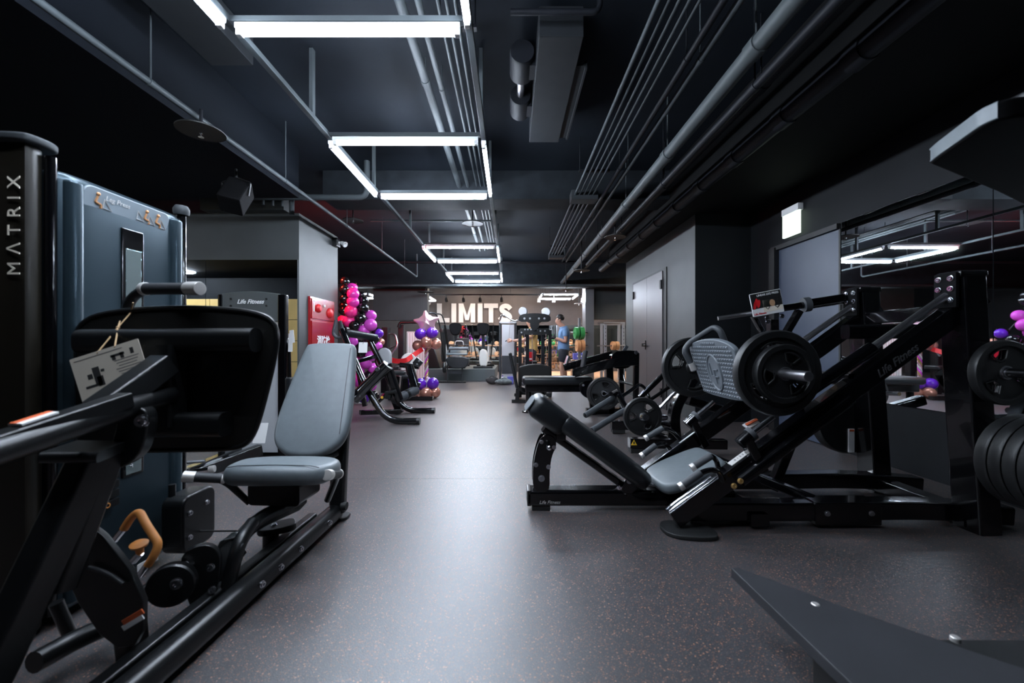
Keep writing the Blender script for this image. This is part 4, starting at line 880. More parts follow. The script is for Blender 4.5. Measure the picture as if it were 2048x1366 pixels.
# stop sleeves with chrome pins
for a_, b_, c_ in ((N_(1480, 888, 2.1), N_(1502, 868, 2.1), N_(1546, 834, 2.1)), (P(1374, 850, 2.68), P(1392, 833, 2.68), P(1427, 804, 2.68))):
    bm = nb(); tube(bm, [a_, b_], 0.034, n=16); sl = fin('stop_sleeve', bm, G, LP)
    bm = nb(); tube(bm, [b_, c_], 0.016, n=14); fin('stop_pin', bm, 'chrome', sl)
    bm = nb(); tube(bm, [b_ - (c_ - b_).normalized() * 0.012, b_ + (c_ - b_).normalized() * 0.012], 0.037, n=16); fin('sleeve_collar', bm, 'grip_grey', sl)
    bm = nb(); bar(bm, [(a_ + b_) / 2, (a_ + b_) / 2 + V((0.10, 0.03, -0.17))], 0.05, 0.07, up=(0, 1, 0), rad=0.01); fin('stop_bracket', bm, G, LP)
# grips beside the seat
for pts in ((P(1362, 973, 2.08), P(1402, 945, 2.08), P(1425, 938, 2.08), P(1440, 946, 2.10), P(1446, 968, 2.13)), (P(1385, 935, 2.2), P(1423, 911, 2.2), P(1432, 920, 2.2), P(1437, 936, 2.2)), (P(1284, 911, 2.72), P(1312, 890, 2.72), P(1328, 886, 2.72), P(1338, 894, 2.74), P(1342, 906, 2.76)), (P(1292, 876, 2.80), P(1326, 856, 2.80), P(1345, 862, 2.80), P(1360, 880, 2.80))):
    bm = nb(); tube(bm, list(pts), 0.014, 0.04); h = fin('grip_tube', bm, G, LP)
    u_ = (pts[1] - pts[0]).normalized()
    bm = nb(); cyl(bm, pts[0] + u_ * 0.006, pts[1], 0.0195, bev=0.003); fin('grip_sleeve', bm, 'grip_grey', h)
    bm = nb(); cyl(bm, pts[0] - u_ * 0.01, pts[0] + u_ * 0.014, 0.0215, bev=0.003); fin('grip_end', bm, 'silver', h)
# upper bar with storage pegs, V struts and placard
a_, b_ = P(1436, 637, 2.95), P(1722, 592, 2.78); u_ = (b_ - a_).normalized()
bm = nb(); tube(bm, [a_, a_ + (b_ - a_) * 0.30], 0.016, n=14); fin('chrome_bar', bm, 'steel', LP)
bm = nb(); tube(bm, [a_ + (b_ - a_) * 0.28, a_ + (b_ - a_) * 0.64], 0.024, n=16); fin('upper_bar', bm, G, LP)
bm = nb(); tube(bm, [a_ + (b_ - a_) * 0.62, b_], 0.036, n=16); fin('upper_bar_sleeve', bm, G, LP)
for q, r_ in ((0.28, 0.030), (0.63, 0.052)):
    c_ = a_ + (b_ - a_) * q; bm = nb(); tube(bm, [c_ - u_ * 0.02, c_ + u_ * 0.02], r_, n=18); fin('bar_collar', bm, 'grip_grey', LP)
bm = nb(); bar(bm, [P(1506, 632, 2.9), P(1545, 700, 2.85)], 0.03, 0.04, up=(0, 1, 0), rad=0.005); bar(bm, [P(1598, 622, 2.85), P(1552, 700, 2.85)], 0.04, 0.05, up=(0, 1, 0), rad=0.005); fin('v_strut', bm, G, LP)
bm = nb(); bar(bm, [P(1545, 640, 2.87), P(1548, 760, 2.85)], 0.06, 0.06, up=(0, 1, 0), rad=0.008); fin('carriage_post', bm, G, LP)
for x, y in ((1534, 636), (1535, 644), (1564, 632)): bolt('strut_bolt', P(x, y, 2.82), (-0.2, -1, 0), 0.013, LP, 'chrome')
bm = nb(); bar(bm, [(2.43, DF, 1.30), b_], 0.06, 0.07, rad=0.02); fin('bar_mount', bm, G, LP)
pm = basis(P(1533, 606, 2.83), P(1562, 601, 2.80) - P(1504, 612, 2.83), P(1500, 585, 2.83) - P(1505, 632, 2.83))
pw_, ph_ = 0.205, 0.165
bm = nb(); poly(bm, rrect(pw_, ph_, 0.006), 0.008, pm, rnd=0.002); pc = fin('placard', bm, 'white', LP)
def ink2(name, x, y, a, b, m, rnd=0.001):
    bm = nb(); poly(bm, rrect(a, b, rnd), 0.001, pm @ MX.Translation((x, y, 0.0045))); return fin(name, bm, m, pc)
ink2('placard_header', 0.0, 0.025, pw_ * 0.97, ph_ * 0.65, 'black_matte')
ink2('placard_photo', 0.035, -0.02, 0.125, 0.085, 'paper')
fin('placard_title', text_bm('LINEAR LEG PRESS', 0.020, pm @ MX.Translation((0.015, 0.062, 0.0055)), ext=0.0004, off=0.0004, xs=0.9), 'white_print', pc, flat=True)
fin('placard_brand', text_bm('Life Fitness', 0.018, pm @ MX.Translation((-0.055, -0.067, 0.0055)), ext=0.0004, off=0.0004), 'red', pc, flat=True)
bm = nb()
for q in ((0, 0), (0.015, -0.012), (-0.012, -0.02)): poly(bm, smooth_outline([(-0.02, -0.03), (-0.002, 0.03), (0.012, 0.015), (0.0, -0.03)], 1), 0.001, pm @ MX.Translation((-0.065 + q[0], 0.02 + q[1], 0.0052)))
fin('placard_graphic', bm, 'red', pc)
bm = nb(); poly(bm, [(0.018 * math.cos(k * math.pi / 8), 0.024 * math.sin(k * math.pi / 8)) for k in range(16)], 0.001, pm @ MX.Translation((0.035, -0.005, 0.0055))); fin('placard_figure', bm, 'tan', pc)
for x in (0.0, 0.062):
    bm = nb(); tube(bm, [pm @ V((x - 0.012, -0.03, 0.006)), pm @ V((x, -0.045, 0.006)), pm @ V((x + 0.014, -0.028, 0.006))], 0.0025, n=5); fin('placard_figure', bm, 'ink', pc)
# dark round cover with label
bm = nb(); lathe(bm, [(0, -0.05), (0.215, -0.05), (0.225, -0.035), (0.225, 0.02), (0, 0.02)], axisM(P(1688, 842, 2.86), (0, 1, 0)), 40); cv = fin('round_cover', bm, 'black_satin', LP)
bm = nb(); b2(bm, P(1698, 0, 2.8).x, P(1709, 0, 2.8).x, 2.800, 2.812, P(0, 905, 2.8).z, P(0, 858, 2.8).z); fin('serial_label', bm, 'white_print', cv)
bm = nb(); b2(bm, P(1699, 0, 2.8).x, P(1708, 0, 2.8).x, 2.798, 2.812, P(0, 863, 2.8).z, P(0, 859, 2.8).z); fin('label_stripe', bm, 'orange_label', cv)
bm = nb(); poly(bm, rrect(0.09, 0.05, 0.004), 0.006, basis(P(1502, 848, 2.55), (1, 0, 0.5), (-0.1, 1, 0.4))); lb = fin('warning_label', bm, 'white_print', LP)
bm = nb(); poly(bm, rrect(0.08, 0.018, 0.003), 0.006, basis(P(1503, 844, 2.545), (1, 0, 0.5), (-0.1, 1, 0.4))); fin('warning_stripe', bm, 'orange_label', lb)
bm = nb(); poly(bm, rrect(0.16, 0.03, 0.003), 0.004, basis(P(1378, 872, 2.68), ud, (0, -1, 0.4))); fin('warning_label', bm, 'white_print', LP)
# weight storage pegs on the posts
bm = nb(); tube(bm, [(2.50, DN - 0.03, 0.86), (2.50, 1.78, 0.86)], 0.0245, n=16); fin('storage_peg', bm, 'chrome', LP)
bm = nb(); tube(bm, [(2.50, DN - 0.03, 0.44), (2.50, 1.45, 0.44)], 0.0245, n=16); fin('storage_peg', bm, 'chrome', LP)
YD = (0, 1, 0)
wplate(0.222, (PX + 0.015, 2.063, PZ), YD, 'large black plate loaded on the leg press peg before the studded plate', 0.05, 0.3)
wplate(0.150, (PX + 0.015, 2.012, PZ), YD, 'smaller black plate loaded in front of the large leg press plate', 0.045, 0.9)
wplate(0.222, (PX - 0.01, 2.98, PZ - 0.02), YD, 'large black plate on the leg press peg toward the steel double door', 0.05, 1.4)
wplate(0.165, (2.50, 2.02, 0.86), YD, 'medium black plate stored on the leg press upright before the mirror', 0.04, 0.2)
for k in range(4):
    wplate(0.222, (2.50, 1.94 - k * 0.056, 0.44 + 0.0), YD, 'large black plate stored low on the leg press upright, ' + ('against the upright', 'second from the upright', 'third from the upright', 'outermost on its peg')[k], 0.05, 0.4 * k, 'plates stored low on the leg press upright')
# ================================================================ CALF MACHINE (near right, mostly out of frame)
T = thing('standing_calf_machine', 'dark machine with a low angled standing board and overhead shoulder pad', 'exercise machine', (1.5, 1.0, 0))
ZB = 0.22
bm = nb(); poly(bm, [(0.772, 1.392), (0.80, 1.395), (1.02, 1.16), (1.27, 0.93), (1.50, 0.76), (1.62, 0.55), (0.80, 0.55), (0.785, 0.94)], 0.034, MX.Translation((0, 0, ZB - 0.017)), rnd=0.003); bd_ = fin('standing_board', bm, 'matte_board', T)
for x, y in ((0.918, 1.198), (1.187, 1.062)):
    bm = nb(); lathe(bm, [(0, 0.002), (0.009, 0.002), (0.011, 0.0), (0.011, -0.01)], MX.Translation((x, y, ZB)), 16); fin('stud', bm, 'silver', bd_)
bm = nb(); b2(bm, 0.83, 1.5, 0.58, 1.10, 0.0, ZB - 0.03, bev=0.01); fin('board_base', bm, 'black_matte', T)
bm = nb(); bar(bm, [(1.45, 0.85, 0.05), (2.0, 0.85, 0.05), (2.0, 0.9, 1.4), (2.0, 1.1, 1.62)], 0.10, 0.10, fil=0.1, up=(0, 1, 0), rad=0.01); fin('machine_post', bm, 'black_satin', T)
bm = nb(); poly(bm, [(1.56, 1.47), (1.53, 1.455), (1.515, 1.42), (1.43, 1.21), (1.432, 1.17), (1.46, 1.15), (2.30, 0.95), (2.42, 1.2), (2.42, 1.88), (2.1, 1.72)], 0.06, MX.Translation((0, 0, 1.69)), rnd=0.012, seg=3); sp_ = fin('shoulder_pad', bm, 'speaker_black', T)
bm = nb(); bar(bm, [(1.535, 1.452, 1.692), (1.515, 1.415, 1.692), (1.432, 1.21, 1.692), (1.436, 1.17, 1.692)], 0.052, 0.010, fil=0.02, up=(1, -0.4, 0), rad=0.004); fin('pad_lit_edge', bm, 'leather', T)  # lit, worn end edge of the pad painted as a lighter grey strip
bm = nb(); b2(bm, 1.50, 2.2, 1.14, 1.22, 1.70, 1.745, bev=0.012); fin('pad_arm', bm, 'black_satin', T)
# ================================================================ SELECTORISED TOWER MACHINE behind the leg press
T = thing('weight_tower_machine', 'dark weight machine with white script lettering on its curved grey top', 'exercise machine', (-2.25, 3.6, 0))
xl, xr = P(446, 0, 3.5).x, P(560, 0, 3.5).x; zt = P(0, 588, 3.5).z
o_ = [(xl, zt - 0.24), (xl, zt)] + [(xl + (xr - xl) * k / 8, zt + 0.022 * math.sin(math.pi * k / 8)) for k in range(1, 8)] + [(xr, zt), (xr, zt - 0.24)]
bm = nb(); poly(bm, o_, 0.03, basis((0, 3.5, 0), (1, 0, 0), (0, 0, 1)), rnd=0.004); tp = fin('top_panel', bm, 'panel_grey', T)
fin('lettering', text_bm('Life Fitness', 0.052, basis(((xl + xr) / 2, 3.483, zt - 0.07), (1, 0, 0), (0, 0, 1)), shear=0.35, off=0.001), 'white_print', tp, flat=True)
for x in (xl + 0.08, xr - 0.11):
    for z in (zt - 0.045, zt - 0.105): bolt('bolt', (x, 3.484, z), (0, -1, 0), 0.008, tp, 'black_matte')
for x, w in ((xl - 0.012, 0.035), (xr + 0.028, 0.07)):
    bm = nb(); b2(bm, x - w / 2, x + w / 2, 3.47, 3.53, 0.04, zt - 0.005, bev=0.012); fin('tower_column', bm, 'black_gloss', T)
bm = nb(); b2(bm, xl, xr, 3.52, 3.60, 0.05, zt - 0.1); fin('tower_shroud', bm, 'acrylic', T)
bm = nb(); b2(bm, xl + 0.2, xr - 0.02, 3.50, 3.512, zt - 0.40, zt - 0.225); fin('instruction_placard', bm, 'white_pad', T)
bm = nb(); bar(bm, [(-2.38, 2.75, 0.06), (-2.44, 4.1, 0.06)], 0.08, 0.07, rad=0.012); bar(bm, [(-2.6, 3.6, 0.045), (-1.9, 3.6, 0.045)], 0.10, 0.07, rad=0.012); bar(bm, [P(375, 955, 2.95), P(520, 900, 3.45)], 0.07, 0.10, rad=0.012); fin('base_frame', bm, 'black_gloss', T)
bm = nb(); tube(bm, [P(372, 925, 2.95), P(410, 922, 3.0)], 0.012); fin('adjust_shaft', bm, 'steel', T)
bm = nb(); tube(bm, [P(375, 945, 2.9), P(428, 938, 2.95)], 0.02); fin('pedal_bar', bm, 'chrome', T)
bm = nb(); cyl(bm, P(418, 939, 2.94), P(430, 937, 2.95), 0.026, bev=0.004); fin('pedal_end', bm, 'silver', T)
bm = nb(); tube(bm, [P(560, 640, 3.55), P(578, 690, 3.5), P(580, 780, 3.5), P(576, 850, 3.5)], 0.014, 0.1); fin('press_arm', bm, 'black_gloss', T)
bm = nb(); box(bm, P(582, 775, 3.5), (0.05, 0.12, 0.18), bev=0.015); fin('arm_pad', bm, 'leather_dark', T)
cd = thing('instruction_sheets', 'white paper sheets hanging on the lettered weight machine side', 'paper', P(580, 670, 3.45))
for k in range(2):
    bm = nb(); poly(bm, rrect(0.05, 0.16 - 0.05 * k, 0.004), 0.002, basis(P(581 + 3 * k, 685 - 12 * k, 3.45), (1, -0.4, 0.1 * k), (0.1 - 0.2 * k, 0, 1))); fin('sheet', bm, 'white', cd)
bm = nb(); poly(bm, rrect(0.10, 0.16, 0.004), 0.002, basis(P(521, 866, 3.2), (1, 0, 0), (0.1, 0.3, 1))); fin('notice_card', bm, 'white', T)
# ================================================================ PLATE LOADED LEG CURL beyond
T = thing('leg_curl_machine', 'glossy black plate-loaded leg curl with floor feet and foam rollers', 'exercise machine', P(790, 850, 5.3) * 1.0)
T.location.z = 0; ORG[T.name] = V(T.location)
G = 'black_gloss'
bm = nb(); tube(bm, [P(838, 842, 5.02), P(775, 843, 5.02), P(733, 778, 5.15), P(684, 660, 5.5)], 0.042, 0.28, 14); f1_ = fin('frame_leg', bm, G, T)
bm = nb(); cyl(bm, P(834, 842, 5.02), P(840, 842, 5.02), 0.045); fin('tube_cap', bm, 'black_satin', f1_)
bm = nb(); box(bm, P(824, 850, 5.02) - V((0, 0, 0.0)), (0.10, 0.07, 0.03)); fin('foot_pad', bm, 'rubber', f1_)
bm = nb(); tube(bm, [P(868, 821, 5.85), P(806, 822, 5.85), P(778, 758, 5.9), P(737, 676, 5.9)], 0.042, 0.28, 14); f2_ = fin('frame_leg', bm, G, T)
bm = nb(); cyl(bm, P(864, 821, 5.85), P(870, 821, 5.85), 0.045); fin('tube_cap', bm, 'black_satin', f2_)
bm = nb(); box(bm, P(856, 827, 5.85), (0.10, 0.07, 0.03)); fin('foot_pad', bm, 'rubber', f2_)
bm = nb(); tube(bm, [P(708, 798, 5.05), P(776, 730, 5.05)], 0.075, 0, 18); la = fin('lever_arm', bm, G, T)
bolt('pivot_bolt', P(755, 739, 4.96), (0.1, -1, 0.2), 0.025, la, 'black_satin')
bm = nb(); tube(bm, [P(774, 728, 5.12), P(798, 800, 5.2)], 0.058, 0, 18); fin('roller_arm', bm, G, T)
bm = nb(); cyl(bm, P(797, 797, 5.25), P(834, 779, 5.5), 0.062, bev=0.015); r1 = fin('foam_roller', bm, 'grip_grey', T)
bm = nb(); cyl(bm, P(812, 790, 5.34), P(816, 788, 5.37), 0.064); fin('roller_band', bm, 'black_satin', r1)
bm = nb(); box(bm, P(833, 778, 5.5), (0.05, 0.05, 0.20), rot=MX.Rotation(0.4, 3, 'Y'), bev=0.01); fin('roller_bracket', bm, 'black_satin', T)
bm = nb(); tube(bm, [P(818, 730, 5.5), P(832, 778, 5.5)], 0.06, 0, 14); fin('roller_arm', bm, G, T)
bm = nb(); bar(bm, [P(700, 727, 5.5), P(750, 713, 5.85)], 0.06, 0.05, rad=0.01); fin('cross_tube', bm, G, T)
bm = nb(); tube(bm, [P(690, 665, 5.5), P(752, 676, 5.9)], 0.055, 0, 16); fin('chest_roller', bm, 'leather_dark', T)
bm = nb(); tube(bm, [P(672, 640, 5.5), P(666, 668, 5.5), P(674, 676, 5.5), P(685, 674, 5.55)], 0.022, 0.06, 12); tube(bm, [P(680, 642, 5.7), P(688, 672, 5.8)], 0.022); fin('handle', bm, 'grip_grey', T)
bm = nb(); bar(bm, [P(748, 810, 5.1), P(770, 790, 5.3)], 0.05, 0.05, rad=0.008); yb = fin('adjust_tube', bm, 'black_gloss', T)
bm = nb(); box(bm, P(764, 795, 5.2), (0.03, 0.02, 0.03), bev=0.003); fin('warning_label', bm, 'yellow_label', yb)
bm = nb(); box(bm, P(777, 790, 5.12), (0.08, 0.08, 0.10), bev=0.015); tube(bm, [P(776, 786, 5.08), P(792, 782, 5.08)], 0.024); fin('adjust_block', bm, 'black_satin', T)
bm = nb(); poly(bm, smooth_outline([(-0.12, -0.14), (0.12, -0.16), (0.11, 0.08), (0.04, 0.15), (-0.06, 0.15), (-0.12, 0.08)], 2), 0.07, basis(P(769, 716, 5.95), (1, -0.15, 0), (-0.2, 0.2, 1)), rnd=0.025, seg=4); bp_ = fin('back_pad', bm, 'grey_pad', T, ang=60)
bm = nb(); poly(bm, smooth_outline([(-0.13, -0.16), (0.12, -0.17), (0.12, 0.08), (0.04, 0.16), (-0.06, 0.16), (-0.13, 0.08)], 2), 0.05, basis(P(765, 716, 6.0) + V((0, 0.05, 0)), (1, -0.15, 0), (-0.2, 0.2, 1)), rnd=0.02); fin('pad_shell', bm, 'black_satin', bp_)
bm = nb(); box(bm, P(795, 745, 5.9), (0.30, 0.3, 0.06), bev=0.02); st2 = fin('seat', bm, 'leather_dark', T)
bm = nb(); bar(bm, [P(795, 752, 5.9), P(790, 800, 5.9), P(800, 826, 5.9)], 0.10, 0.10, up=(0, 1, 0), rad=0.01); bar(bm, [P(716, 735, 5.55), P(730, 812, 5.6)], 0.06, 0.06, up=(0, 1, 0), rad=0.01); fin('seat_post', bm, G, T)
bm = nb(); bar(bm, [P(720, 825, 5.4), P(800, 823, 5.75)], 0.08, 0.06, rad=0.01); fin('base_tube', bm, G, T)
bm = nb(); box(bm, P(836, 725, 5.8), (0.12, 0.06, 0.11), rot=MX.Rotation(0.7, 3, 'Y'), bev=0.01); kb = fin('cam_block', bm, 'black_satin', T)
bolt('bolt', P(838, 722, 5.76), (0, -1, 0), 0.012, kb); bolt('bolt', P(834, 729, 5.76), (0, -1, 0), 0.012, kb)
bm = nb(); tube(bm, [P(800, 730, 5.75), P(838, 734, 5.75)], 0.035); fin('knee_bar', bm, G, T)
cdm = thing('instruction_card', 'white instruction card on the leg curl machine by the balloons', 'card', P(727, 697, 5.6))
bm = nb(); poly(bm, rrect(0.12, 0.15, 0.004), 0.003, basis(P(726, 695, 5.7), (1, 0.1, 0), (0.1, 0.2, 1))); fin('card_sheet', bm, 'white', cdm)
bm = nb(); tube(bm, [P(726, 688, 5.7), P(728, 674, 5.72)], 0.003, n=5); fin('card_tie', bm, 'ink', cdm)
bm = nb(); tube(bm, [P(700, 798, 4.9), P(714, 798, 5.1)], 0.025); fin('loading_peg', bm, 'chrome', T)
wplate(0.165, P(700, 800, 5.0) , (1, 0.25, 0), 'black plate loaded on the leg curl machine behind the backrest pad', 0.04, 0.5)
# ================================================================ white seated machine beyond the curl
T = thing('seated_machine', 'black machine with pale rounded backrest behind the leg curl', 'exercise machine', (-1.75, 7.2, 0))
bm = nb(); poly(bm, smooth_outline([(-0.13, -0.22), (0.13, -0.22), (0.17, 0.0), (0.10, 0.18), (-0.03, 0.21), (-0.15, 0.10)], 2), 0.07, basis(P(817, 728, 7.1), (1, 0.3, 0), (-0.15, 0.2, 1)), rnd=0.025, seg=4); fin('backrest', bm, 'white_pad', T, ang=60)
bm = nb(); bar(bm, [P(812, 745, 7.2), P(812, 800, 7.2)], 0.10, 0.10, up=(0, 1, 0), rad=0.01); bar(bm, [(-2.2, 7.2, 0.04), (-1.4, 7.2, 0.04)], 0.1, 0.07, rad=0.01); fin('frame', bm, G, T)
bm = nb(); poly(bm, rrect(0.36, 0.36, 0.08, 4), 0.07, MX.Translation(P(806, 752, 7.0)), rnd=0.025); fin('seat', bm, 'leather_dark', T)
# cable station with ribbed cover
T = thing('cable_station', 'tall black cable column with ribbed white cover behind the balloon stand', 'exercise machine', (-2.2, 8.6, 0))
bm = nb(); bar(bm, [P(803, 799, 8.5) * 1 , P(803, 650, 8.5)], 0.12, 0.12, up=(0, 1, 0), rad=0.015); fin('column', bm, 'black_satin', T)
bm = nb(); tube(bm, [P(797, 655, 8.4), P(800, 645, 8.4), P(842, 645, 8.4)], 0.03, 0.05); fin('top_arm', bm, 'black_satin', T)
bm = nb(); b2(bm, P(813, 0, 8.6).x, P(850, 0, 8.6).x, 8.6, 8.75, 0.15, P(0, 663, 8.6).z, bev=0.01); cvx = fin('cover', bm, 'white_pad', T)
for k in range(7):
    x = P(816 + k * 5, 0, 8.6).x; bm = nb(); b2(bm, x, x + 0.02, 8.588, 8.602, 0.2, P(0, 666, 8.6).z); fin('cover_rib', bm, 'white', cvx)
bm = nb(); b2(bm, P(790, 0, 8.6).x, P(850, 0, 8.6).x, 8.45, 8.8, 0.0, 0.15, bev=0.01); fin('base', bm, 'black_satin', T)
# dark machine with arms behind the garland
T = thing('arm_curl_machine', 'dark upright machine with curved arms between garland and cable column', 'exercise machine', (-2.6, 8.3, 0))
bm = nb(); bar(bm, [P(770, 785, 8.2), P(772, 655, 8.2)], 0.14, 0.16, up=(0, 1, 0), rad=0.02); fin('column', bm, 'black_satin', T)
bm = nb(); tube(bm, [P(772, 668, 8.2), P(790, 668, 8.1), P(796, 690, 8.0), P(780, 712, 8.0)], 0.02, 0.08); tube(bm, [P(775, 700, 8.2), P(795, 690, 8.0)], 0.016); fin('arm', bm, 'steel', T)
bm = nb(); poly(bm, rrect(0.3, 0.3, 0.06, 4), 0.08, MX.Translation(P(785, 735, 8.0)), rnd=0.02); bar(bm, [P(785, 738, 8.0), P(785, 788, 8.0)], 0.09, 0.09, up=(0, 1, 0)); fin('seat', bm, 'leather_dark', T)
# ================================================================ SECOND RIGHT MACHINE (long handles, small plate)
T = thing('row_machine', 'black plate-loaded machine with long grey handles beyond the leg press', 'exercise machine', (1.4, 3.8, 0))
bm = nb(); bar(bm, [P(1258, 885, 3.6), P(1450, 888, 3.6)], 0.09, 0.085, rad=0.01); b_ = fin('base_beam', bm, G, T)
tri = basis(P(1268, 885, 3.553), (1, 0, 0), (0, 0, 1))
bm = nb(); poly(bm, [(-0.028, -0.024), (0.028, -0.024), (0, 0.026)], 0.002, tri); lt = fin('warning_triangle', bm, 'yellow_label', b_, flat=True)
bm = nb(); poly(bm, [(-0.005, -0.014), (0.005, -0.014), (0.006, 0.008), (-0.006, 0.008)], 0.001, tri @ MX.Translation((0, 0, 0.0018 if (tri.to_3x3() @ V((0, 0, 1))).y < 0 else -0.0018))); fin('warning_mark', bm, 'ink', b_, flat=True)
bm = nb(); box(bm, P(1275, 900, 3.6) * 1.0, (0.14, 0.08, 0.04)); fin('foot_pad', bm, 'rubber', b_)
bm = nb(); bar(bm, [P(1222, 850, 4.5), P(1345, 853, 4.5)], 0.09, 0.09, rad=0.01); b_ = fin('base_beam', bm, G, T)
bm = nb(); box(bm, P(1236, 861, 4.5), (0.14, 0.08, 0.04)); fin('foot_pad', bm, 'rubber', b_)
for x in (1228, 1239): bolt('bolt', P(x, 841, 4.5), (0, 0, 1), 0.014, b_)
bm = nb(); bar(bm, [P(1345, 885, 3.6), P(1345, 850, 4.5)], 0.09, 0.08, rad=0.01); fin('base_link', bm, G, T)
bm = nb(); bar(bm, [P(1290, 862, 3.9), P(1345, 880, 3.75)], 0.05, 0.06, rad=0.01); fin('base_link', bm, G, T)
bm = nb(); bar(bm, [P(1350, 880, 4.0), P(1345, 820, 4.0), P(1392, 745, 4.0)], 0.10, 0.10, fil=0.15, up=(0, 1, 0), rad=0.012); fin('upright', bm, G, T)
bm = nb(); bar(bm, [P(1280, 795, 4.1), P(1335, 742, 4.1)], 0.04, 0.05, rad=0.01); bar(bm, [P(1300, 800, 4.0), P(1345, 770, 4.0)], 0.03, 0.03, rad=0.008); fin('link_bar', bm, G, T)
bm = nb(); tube(bm, [P(1318, 818, 3.6), P(1348, 787, 3.6), P(1376, 758, 3.6)], 0.018); fin('chrome_rod', bm, 'chrome', T)
bm = nb(); bar(bm, [P(1376, 800, 4.2), P(1440, 818, 4.2)], 0.10, 0.10, rad=0.02); fin('curved_beam', bm, G, T)
for pts in ((P(1170, 831, 3.7), P(1228, 794, 3.95), P(1238, 786, 4.0)), (P(1184, 861, 3.45), P(1250, 820, 3.75), P(1300, 800, 3.9))):
    bm = nb(); tube(bm, list(pts), 0.019, 0, 12); h = fin('handle_tube', bm, G, T)
    bm = nb(); cyl(bm, pts[0], pts[0] + (pts[1] - pts[0]) * 0.98, 0.027, bev=0.004); fin('handle_grip', bm, 'grip_grey', h)
bm = nb(); tube(bm, [P(1241, 795, 4.0), P(1280, 768, 4.2), P(1292, 778, 4.2), P(1300, 800, 4.1)], 0.018, 0.1, 12); fin('bent_handle', bm, G, T)
bm = nb(); tube(bm, [P(1222, 788, 3.85), P(1232, 782, 4.05)], 0.022); tube(bm, [P(1236, 786, 4.0), P(1252, 820, 3.95), P(1300, 840, 3.9), P(1345, 850, 4.0)], 0.03, 0.1); fin('lever_link', bm, G, T)
bm = nb(); tube(bm, [P(1286, 832, 3.55), P(1292, 835, 3.2)], 0.025); tube(bm, [P(1286, 832, 3.5), P(1330, 835, 3.9)], 0.03); fin('loading_peg', bm, 'chrome', T)
wplate(0.165, P(1285, 833, 3.42), YD, 'medium black plate loaded on the long-handled machine beyond the leg press', 0.04, 1.1)
# ================================================================ THIRD RIGHT MACHINE (bench with lever frame)
T = thing('bench_lever_machine', 'black bench machine with horizontal pad and overhead lever by the door', 'exercise machine', (0.8, 5.8, 0))
bm = nb(); poly(bm, rrect(1.03, 0.36, 0.05, 4), 0.115, MX.Translation((0.69, 5.93, 0.475)), rnd=0.04, seg=4); fin('bench_pad', bm, 'leather_dark', T, ang=60)
bm = nb(); b2(bm, 0.22, 1.20, 5.82, 6.02, 0.31, 0.42, bev=0.012); fin('bench_frame', bm, G, T)
bm = nb(); cyl(bm, (0.27, 5.92, 0.0), (0.27, 5.92, 0.42), 0.045); lathe(bm, [(0, 0), (0.10, 0), (0.10, 0.02), (0.05, 0.035), (0, 0.035)], MX.Translation((0.27, 5.92, 0)), 24); fin('leg', bm, G, T)
bm = nb(); bar(bm, [(1.16, 5.8, 0.33), (1.18, 5.7, 0.0)], 0.07, 0.07, up=(0, 1, 0), rad=0.01); fin('leg', bm, G, T)
bm = nb(); poly(bm, smooth_outline([(-0.16, 0.12), (0.18, 0.14), (0.20, -0.05), (0.05, -0.16), (-0.12, -0.08)], 2), 0.04, basis((1.13, 5.76, 0.36), (1, 0, 0), (0, 0, 1)), rnd=0.005); sp3 = fin('side_plate', bm, G, T)
for x in (-0.08, 0.08): bolt('bolt', (1.13 + x, 5.735, 0.42), (0, -1, 0), 0.014, sp3)
bm = nb(); bar(bm, [P(1222, 828, 5.8), P(1218, 735, 5.8)], 0.10, 0.10, up=(0, 1, 0), rad=0.01); bar(bm, [P(1244, 826, 6.0), P(1242, 735, 6.0)], 0.07, 0.07, up=(0, 1, 0), rad=0.01); bar(bm, [P(1271, 829, 5.75), P(1273, 706, 5.75)], 0.07, 0.07, up=(0, 1, 0), rad=0.01); bar(bm, [(1.1, 5.8, 0.04), (1.85, 5.8, 0.04)], 0.10, 0.08, rad=0.01); fin('uprights', bm, G, T)
bm = nb(); bar(bm, [P(1128, 735, 6.0), P(1222, 709, 6.0), P(1272, 708, 6.0)], 0.09, 0.10, up=(0, 0, 1), rad=0.01); fin('lever_beam', bm, G, T)
bm = nb(); bar(bm, [P(1148, 746, 5.7), P(1225, 726, 5.7), P(1272, 722, 5.7)], 0.10, 0.12, up=(0, 0, 1), rad=0.01); fin('lever_beam', bm, G, T)
bm = nb(); poly(bm, smooth_outline([Qd(1222, 703, 5.72), Qd(1270, 700, 5.72), Qd(1279, 706, 5.72), Qd(1276, 722, 5.72), Qd(1250, 740, 5.72), Qd(1222, 735, 5.72)], 1), 0.30, basis((0, 5.86, 0), (1, 0, 0), (0, 0, 1)), rnd=0.01); cm = fin('pivot_housing', bm, G, T)
bolt('pivot_bolt', P(1272, 705, 5.69), (0, -1, 0), 0.022, cm, 'chrome')
bm = nb(); b2(bm, P(1144, 0, 5.7).x, P(1162, 0, 5.7).x, 5.64, 5.68, P(0, 752, 5.65).z, P(0, 740, 5.65).z, bev=0.008); fin('beam_end', bm, 'black_gloss', T)
bm = nb(); tube(bm, [P(1165, 735, 5.75), P(1171, 702, 5.8)], 0.035); fin('roller_post', bm, 'grip', T)
bm = nb(); tube(bm, [P(1132, 728, 6.05), P(1137, 712, 6.05)], 0.03); fin('roller_post', bm, 'steel', T)
bm = nb(); bar(bm, [P(1246, 705, 5.9), P(1254, 692, 5.85)], 0.05, 0.02, up=(0, 1, 0)); fin('adjust_lever', bm, 'grip_grey', T)
